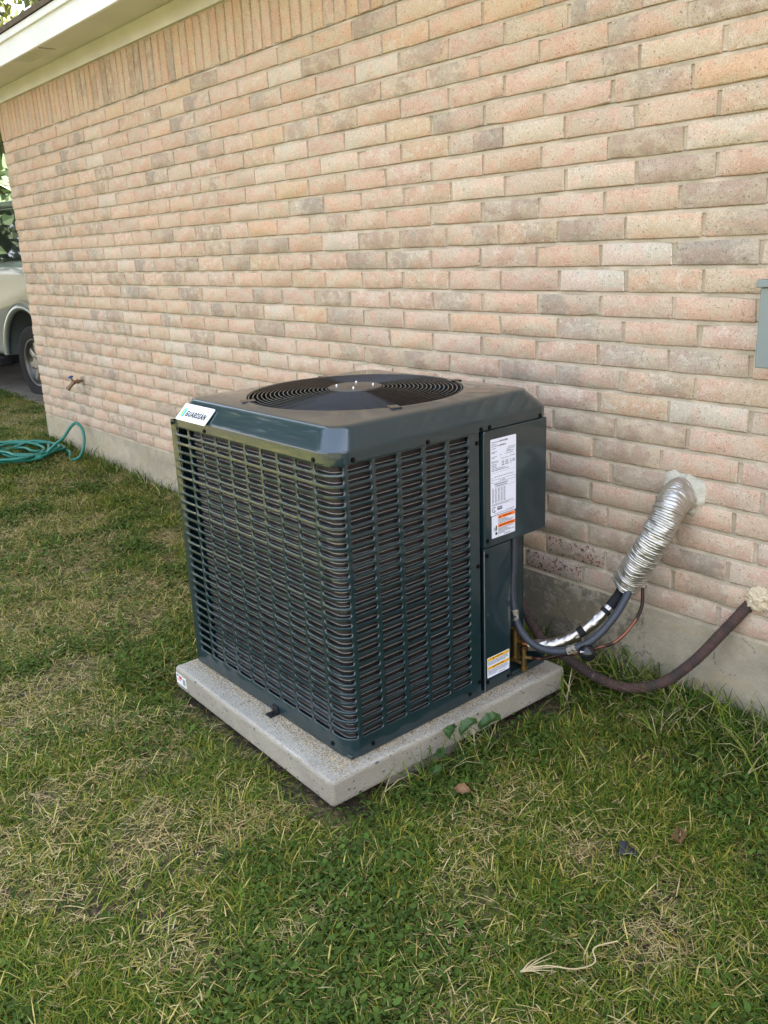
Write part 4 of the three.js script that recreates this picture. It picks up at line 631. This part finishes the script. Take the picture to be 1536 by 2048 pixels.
  // longer grass along the wall and round the pad
  const edge = (x, z) => { const w = Math.max(z > 0 && z < 0.42 && x > 5.2 ? sm(0.42, 0.05, z) : 0, z > 0 && z < 0.10 && x > 0.2 ? 0.35 : 0, onPad(x, z, 0.06) && (x > 5.3 || z > 1.1) ? 0.08 : 0, onPad(x, z, 0.10) && x > 5.33 && z < 0.95 ? 0.5 : 0); return w; };
  put('tall_grass', [41, 42, 43].map(s => bladeGeo(s, 9, { l0: 0.07, l1: 0.17, w0: 0.0022, w1: 0.0050, a0: 0.7, a1: 1.45, curl: 1.7, r: 0.035, y0: 0, cols: [...G, ...G, [0.28, 0.25, 0.1], [0.42, 0.34, 0.18]] })), gm, 800, edge, () => 0.6 + 0.6 * rnd(), 'longer grass growing along the foundation and pad', 'grass');
}

// ---------------------------------------------------------------- small things in the grass
{
  const leafG = (w, l, curl, seed) => { const g = new THREE.PlaneGeometry(w, l, 6, 10), p = g.attributes.position; for (let i = 0; i < p.count; i++) { const v = clamp(p.getY(i) / l + 0.5), x = p.getX(i) / w; const k = Math.sin(Math.PI * Math.pow(v, 0.8)) * (1 + 0.22 * Math.sin(v * 21 + seed)); p.setXYZ(i, x * w * Math.max(0.03, k), p.getY(i), curl * (x * x * 2 * w + 0.22 * l * Math.sin(v * 3 + seed))); } g.rotateX(-Math.PI / 2); g.computeVertexNormals(); return g; };
  const brown = std(0.21, 0.115, 0.05, 0.85, { side: THREE.DoubleSide });
  for (const [x, z, s, r, label] of [[6.019, 0.655, 0.062, 0.7, 'curled brown dead leaf on the grass away from the pad'], [5.52, 0.90, 0.05, 2.1, 'brown dead leaf lying beside the corner of the pad']]) { const l = single('dead_leaf', leafG(s * 0.6, s, 0.9, r * 3), brown, label, 'leaf'); l.position.set(x, ground(x, z) + 0.024, z); l.rotation.set(0.3, r, 0.25); }
  const bit = single('black_plastic_scrap', toCreasedNormals(new THREE.ExtrudeGeometry(new THREE.Shape([[0, 0], [0.034, 0.004], [0.038, 0.018], [0.016, 0.022], [0.014, 0.036], [-0.002, 0.03]].map(p => new THREE.Vector2(...p))), { depth: 0.010, bevelEnabled: true, bevelSize: 0.002, bevelThickness: 0.002, bevelSegments: 2 }), 0.5), std(0.012, 0.012, 0.014, 0.5), 'small black plastic scrap lying in the grass', 'scrap'); bit.rotation.set(-1.3, 0.3, 0.5); bit.position.set(5.945, ground(5.95, 0.79) + 0.012, 0.80);
  const straw = top('dry_seed_stalk', 'long bent dry grass stalk with a frayed seed head', 'grass stalk'), sm2 = std(0.44, 0.34, 0.18, 0.85);
  const y = 0.036; part('stem', tube([[6.029, y, 1.255], [6.06, y + 0.01, 1.215], [6.105, y + 0.008, 1.175], [6.118, y + 0.006, 1.13], [6.105, y + 0.02, 1.12], [6.131, y + 0.03, 1.075]], 0.0014, 60, 7), sm2, straw);
  for (let k = 0; k < 7; k++) { const a = -0.55 + 0.17 * k, L = 0.045 + 0.022 * ((k * 5) % 3), dx = 0.55 * Math.cos(a) + 0.83 * Math.sin(a), dz = -0.83 * Math.cos(a) + 0.55 * Math.sin(a); part('seed_spike', tube([[6.031, y, 1.253], [6.031 + dx * L * 0.5, y + 0.008, 1.253 + dz * L * 0.5], [6.031 + dx * L, y + 0.004 + 0.003 * (k % 3), 1.253 + dz * L]], t => 0.0016 * (1 - 0.7 * t), 14, 6), sm2, straw); }
  // broad leaved weed by the pad
  const weed = top('broadleaf_weed', 'broad green leafed weed sprouting against the pad', 'weed'), wm = new THREE.MeshPhysicalMaterial({ color: new THREE.Color().setRGB(0.05, 0.11, 0.018), roughness: 0.55, transmission: 0.25, thickness: 0, side: THREE.DoubleSide });
  const W = [[5.385, 0.095, 0.80, 0.055, 0.4], [5.415, 0.105, 0.765, 0.062, -0.3], [5.445, 0.11, 0.71, 0.070, -0.8], [5.40, 0.06, 0.86, 0.05, 1.2], [5.425, 0.04, 0.905, 0.045, 2.0]];
  for (const [x, yy, z, s, r] of W) { const l = part('leaf', leafG(s * 0.7, s, 0.8, r), wm, weed); l.position.set(x, yy, z); l.rotation.set(0.35, r, 0.2); part('stem', tube([[5.405, 0.005, 0.80], [(5.405 + x) / 2, yy * 0.6, (0.8 + z) / 2], [x, yy, z]], 0.0014, 14, 6), wm, weed); }
}

// ---------------------------------------------------------------- trees
const leafMat = new THREE.MeshPhysicalMaterial({ vertexColors: true, roughness: 0.7, transmission: 0.4, thickness: 0, side: THREE.DoubleSide });
function tree(name, x, z, h, crown, nLeaf, leafSize, seed, label, group, rgb) {
  const rnd = mulberry(seed), t = top(name, label, 'tree', group); t.position.set(x, 0, z);
  const bark = std(0.10, 0.08, 0.06, 0.95), limbs = [tube([[0, -0.1, 0], [0.05, h * 0.25, 0.03], [-0.04, h * 0.5, 0.05], [0.04, h * 0.8, 0]], s => h * 0.035 * (1 - 0.75 * s), 20, 10)], tips = [];
  for (let k = 0; k < 16; k++) { const a = rnd() * 6.28, y0 = h * (0.25 + 0.4 * rnd()), el = 0.2 + 0.9 * rnd(), L = crown * (0.6 + 0.4 * rnd()); const e = [Math.cos(a) * Math.cos(el) * L, y0 + Math.sin(el) * L, Math.sin(a) * Math.cos(el) * L]; limbs.push(tube([[0, y0, 0], [e[0] * 0.5, (y0 + e[1]) / 2 + 0.1, e[2] * 0.5], e], s => h * 0.012 * (1 - 0.8 * s), 8, 6)); tips.push(e); }
  part('trunk', merge(limbs), bark, t);
  const P = [], C = [], m = new THREE.Matrix4(), q = new THREE.Quaternion(), e = new THREE.Euler(), v = V(0, 0, 0), LV = [[0, 0, 0], [0.32, 0.45, 0.08], [0, 1, 0.02], [0, 0, 0], [0, 1, 0.02], [-0.32, 0.45, 0.08]];
  const clumps = []; for (let k = 0; k < 90; k++) { const tp = tips[k % tips.length], r = crown * 0.34; clumps.push([tp[0] + (rnd() - 0.5) * r * 2.4, Math.max(0.4, tp[1] + (rnd() - 0.5) * r * 2), tp[2] + (rnd() - 0.5) * r * 2.4, crown * (0.10 + 0.13 * rnd())]); }
  for (let i = 0; i < nLeaf; i++) { const k = clumps[Math.floor(rnd() * clumps.length)]; const a = rnd() * 6.28, b = Math.acos(2 * rnd() - 1), r = k[3] * Math.pow(rnd(), 0.45); e.set(rnd() * 6, rnd() * 6, rnd() * 6); q.setFromEuler(e); const s = leafSize * (0.6 + 0.8 * rnd()); m.compose(V(k[0] + Math.sin(b) * Math.cos(a) * r, k[1] + Math.cos(b) * r, k[2] + Math.sin(b) * Math.sin(a) * r), q, V(s, s, s)); const f = 0.7 + 0.6 * rnd(), w = 0.9 + 0.4 * rnd(); for (const l of LV) { v.set(...l).applyMatrix4(m); P.push(v.x, v.y, v.z); C.push(rgb[0] * f * w, rgb[1] * f, rgb[2] * f * 0.9); } }
  const g = new THREE.BufferGeometry(); g.setAttribute('position', new THREE.Float32BufferAttribute(P, 3)); g.setAttribute('color', new THREE.Float32BufferAttribute(C, 3)); g.computeVertexNormals();
  part('crown', g, leafMat, t);
}
tree('shade_tree', -6.2, -3.1, 6.2, 3.0, 26000, 0.13, 1, 'leafy tree over the parked car, its sunlit crown above the roof edge', null, [0.115, 0.14, 0.012]);
tree('hedge_tree', -12.5, -4.6, 4.6, 3.2, 20000, 0.14, 2, 'low dense tree behind the parked car', null, [0.05, 0.085, 0.015]);
tree('yard_tree', -3.6, 4.4, 9.0, 4.6, 30000, 0.22, 3, 'large spreading tree in the yard facing the air conditioner', null, [0.06, 0.11, 0.025]);

renderer.render(scene, camera);
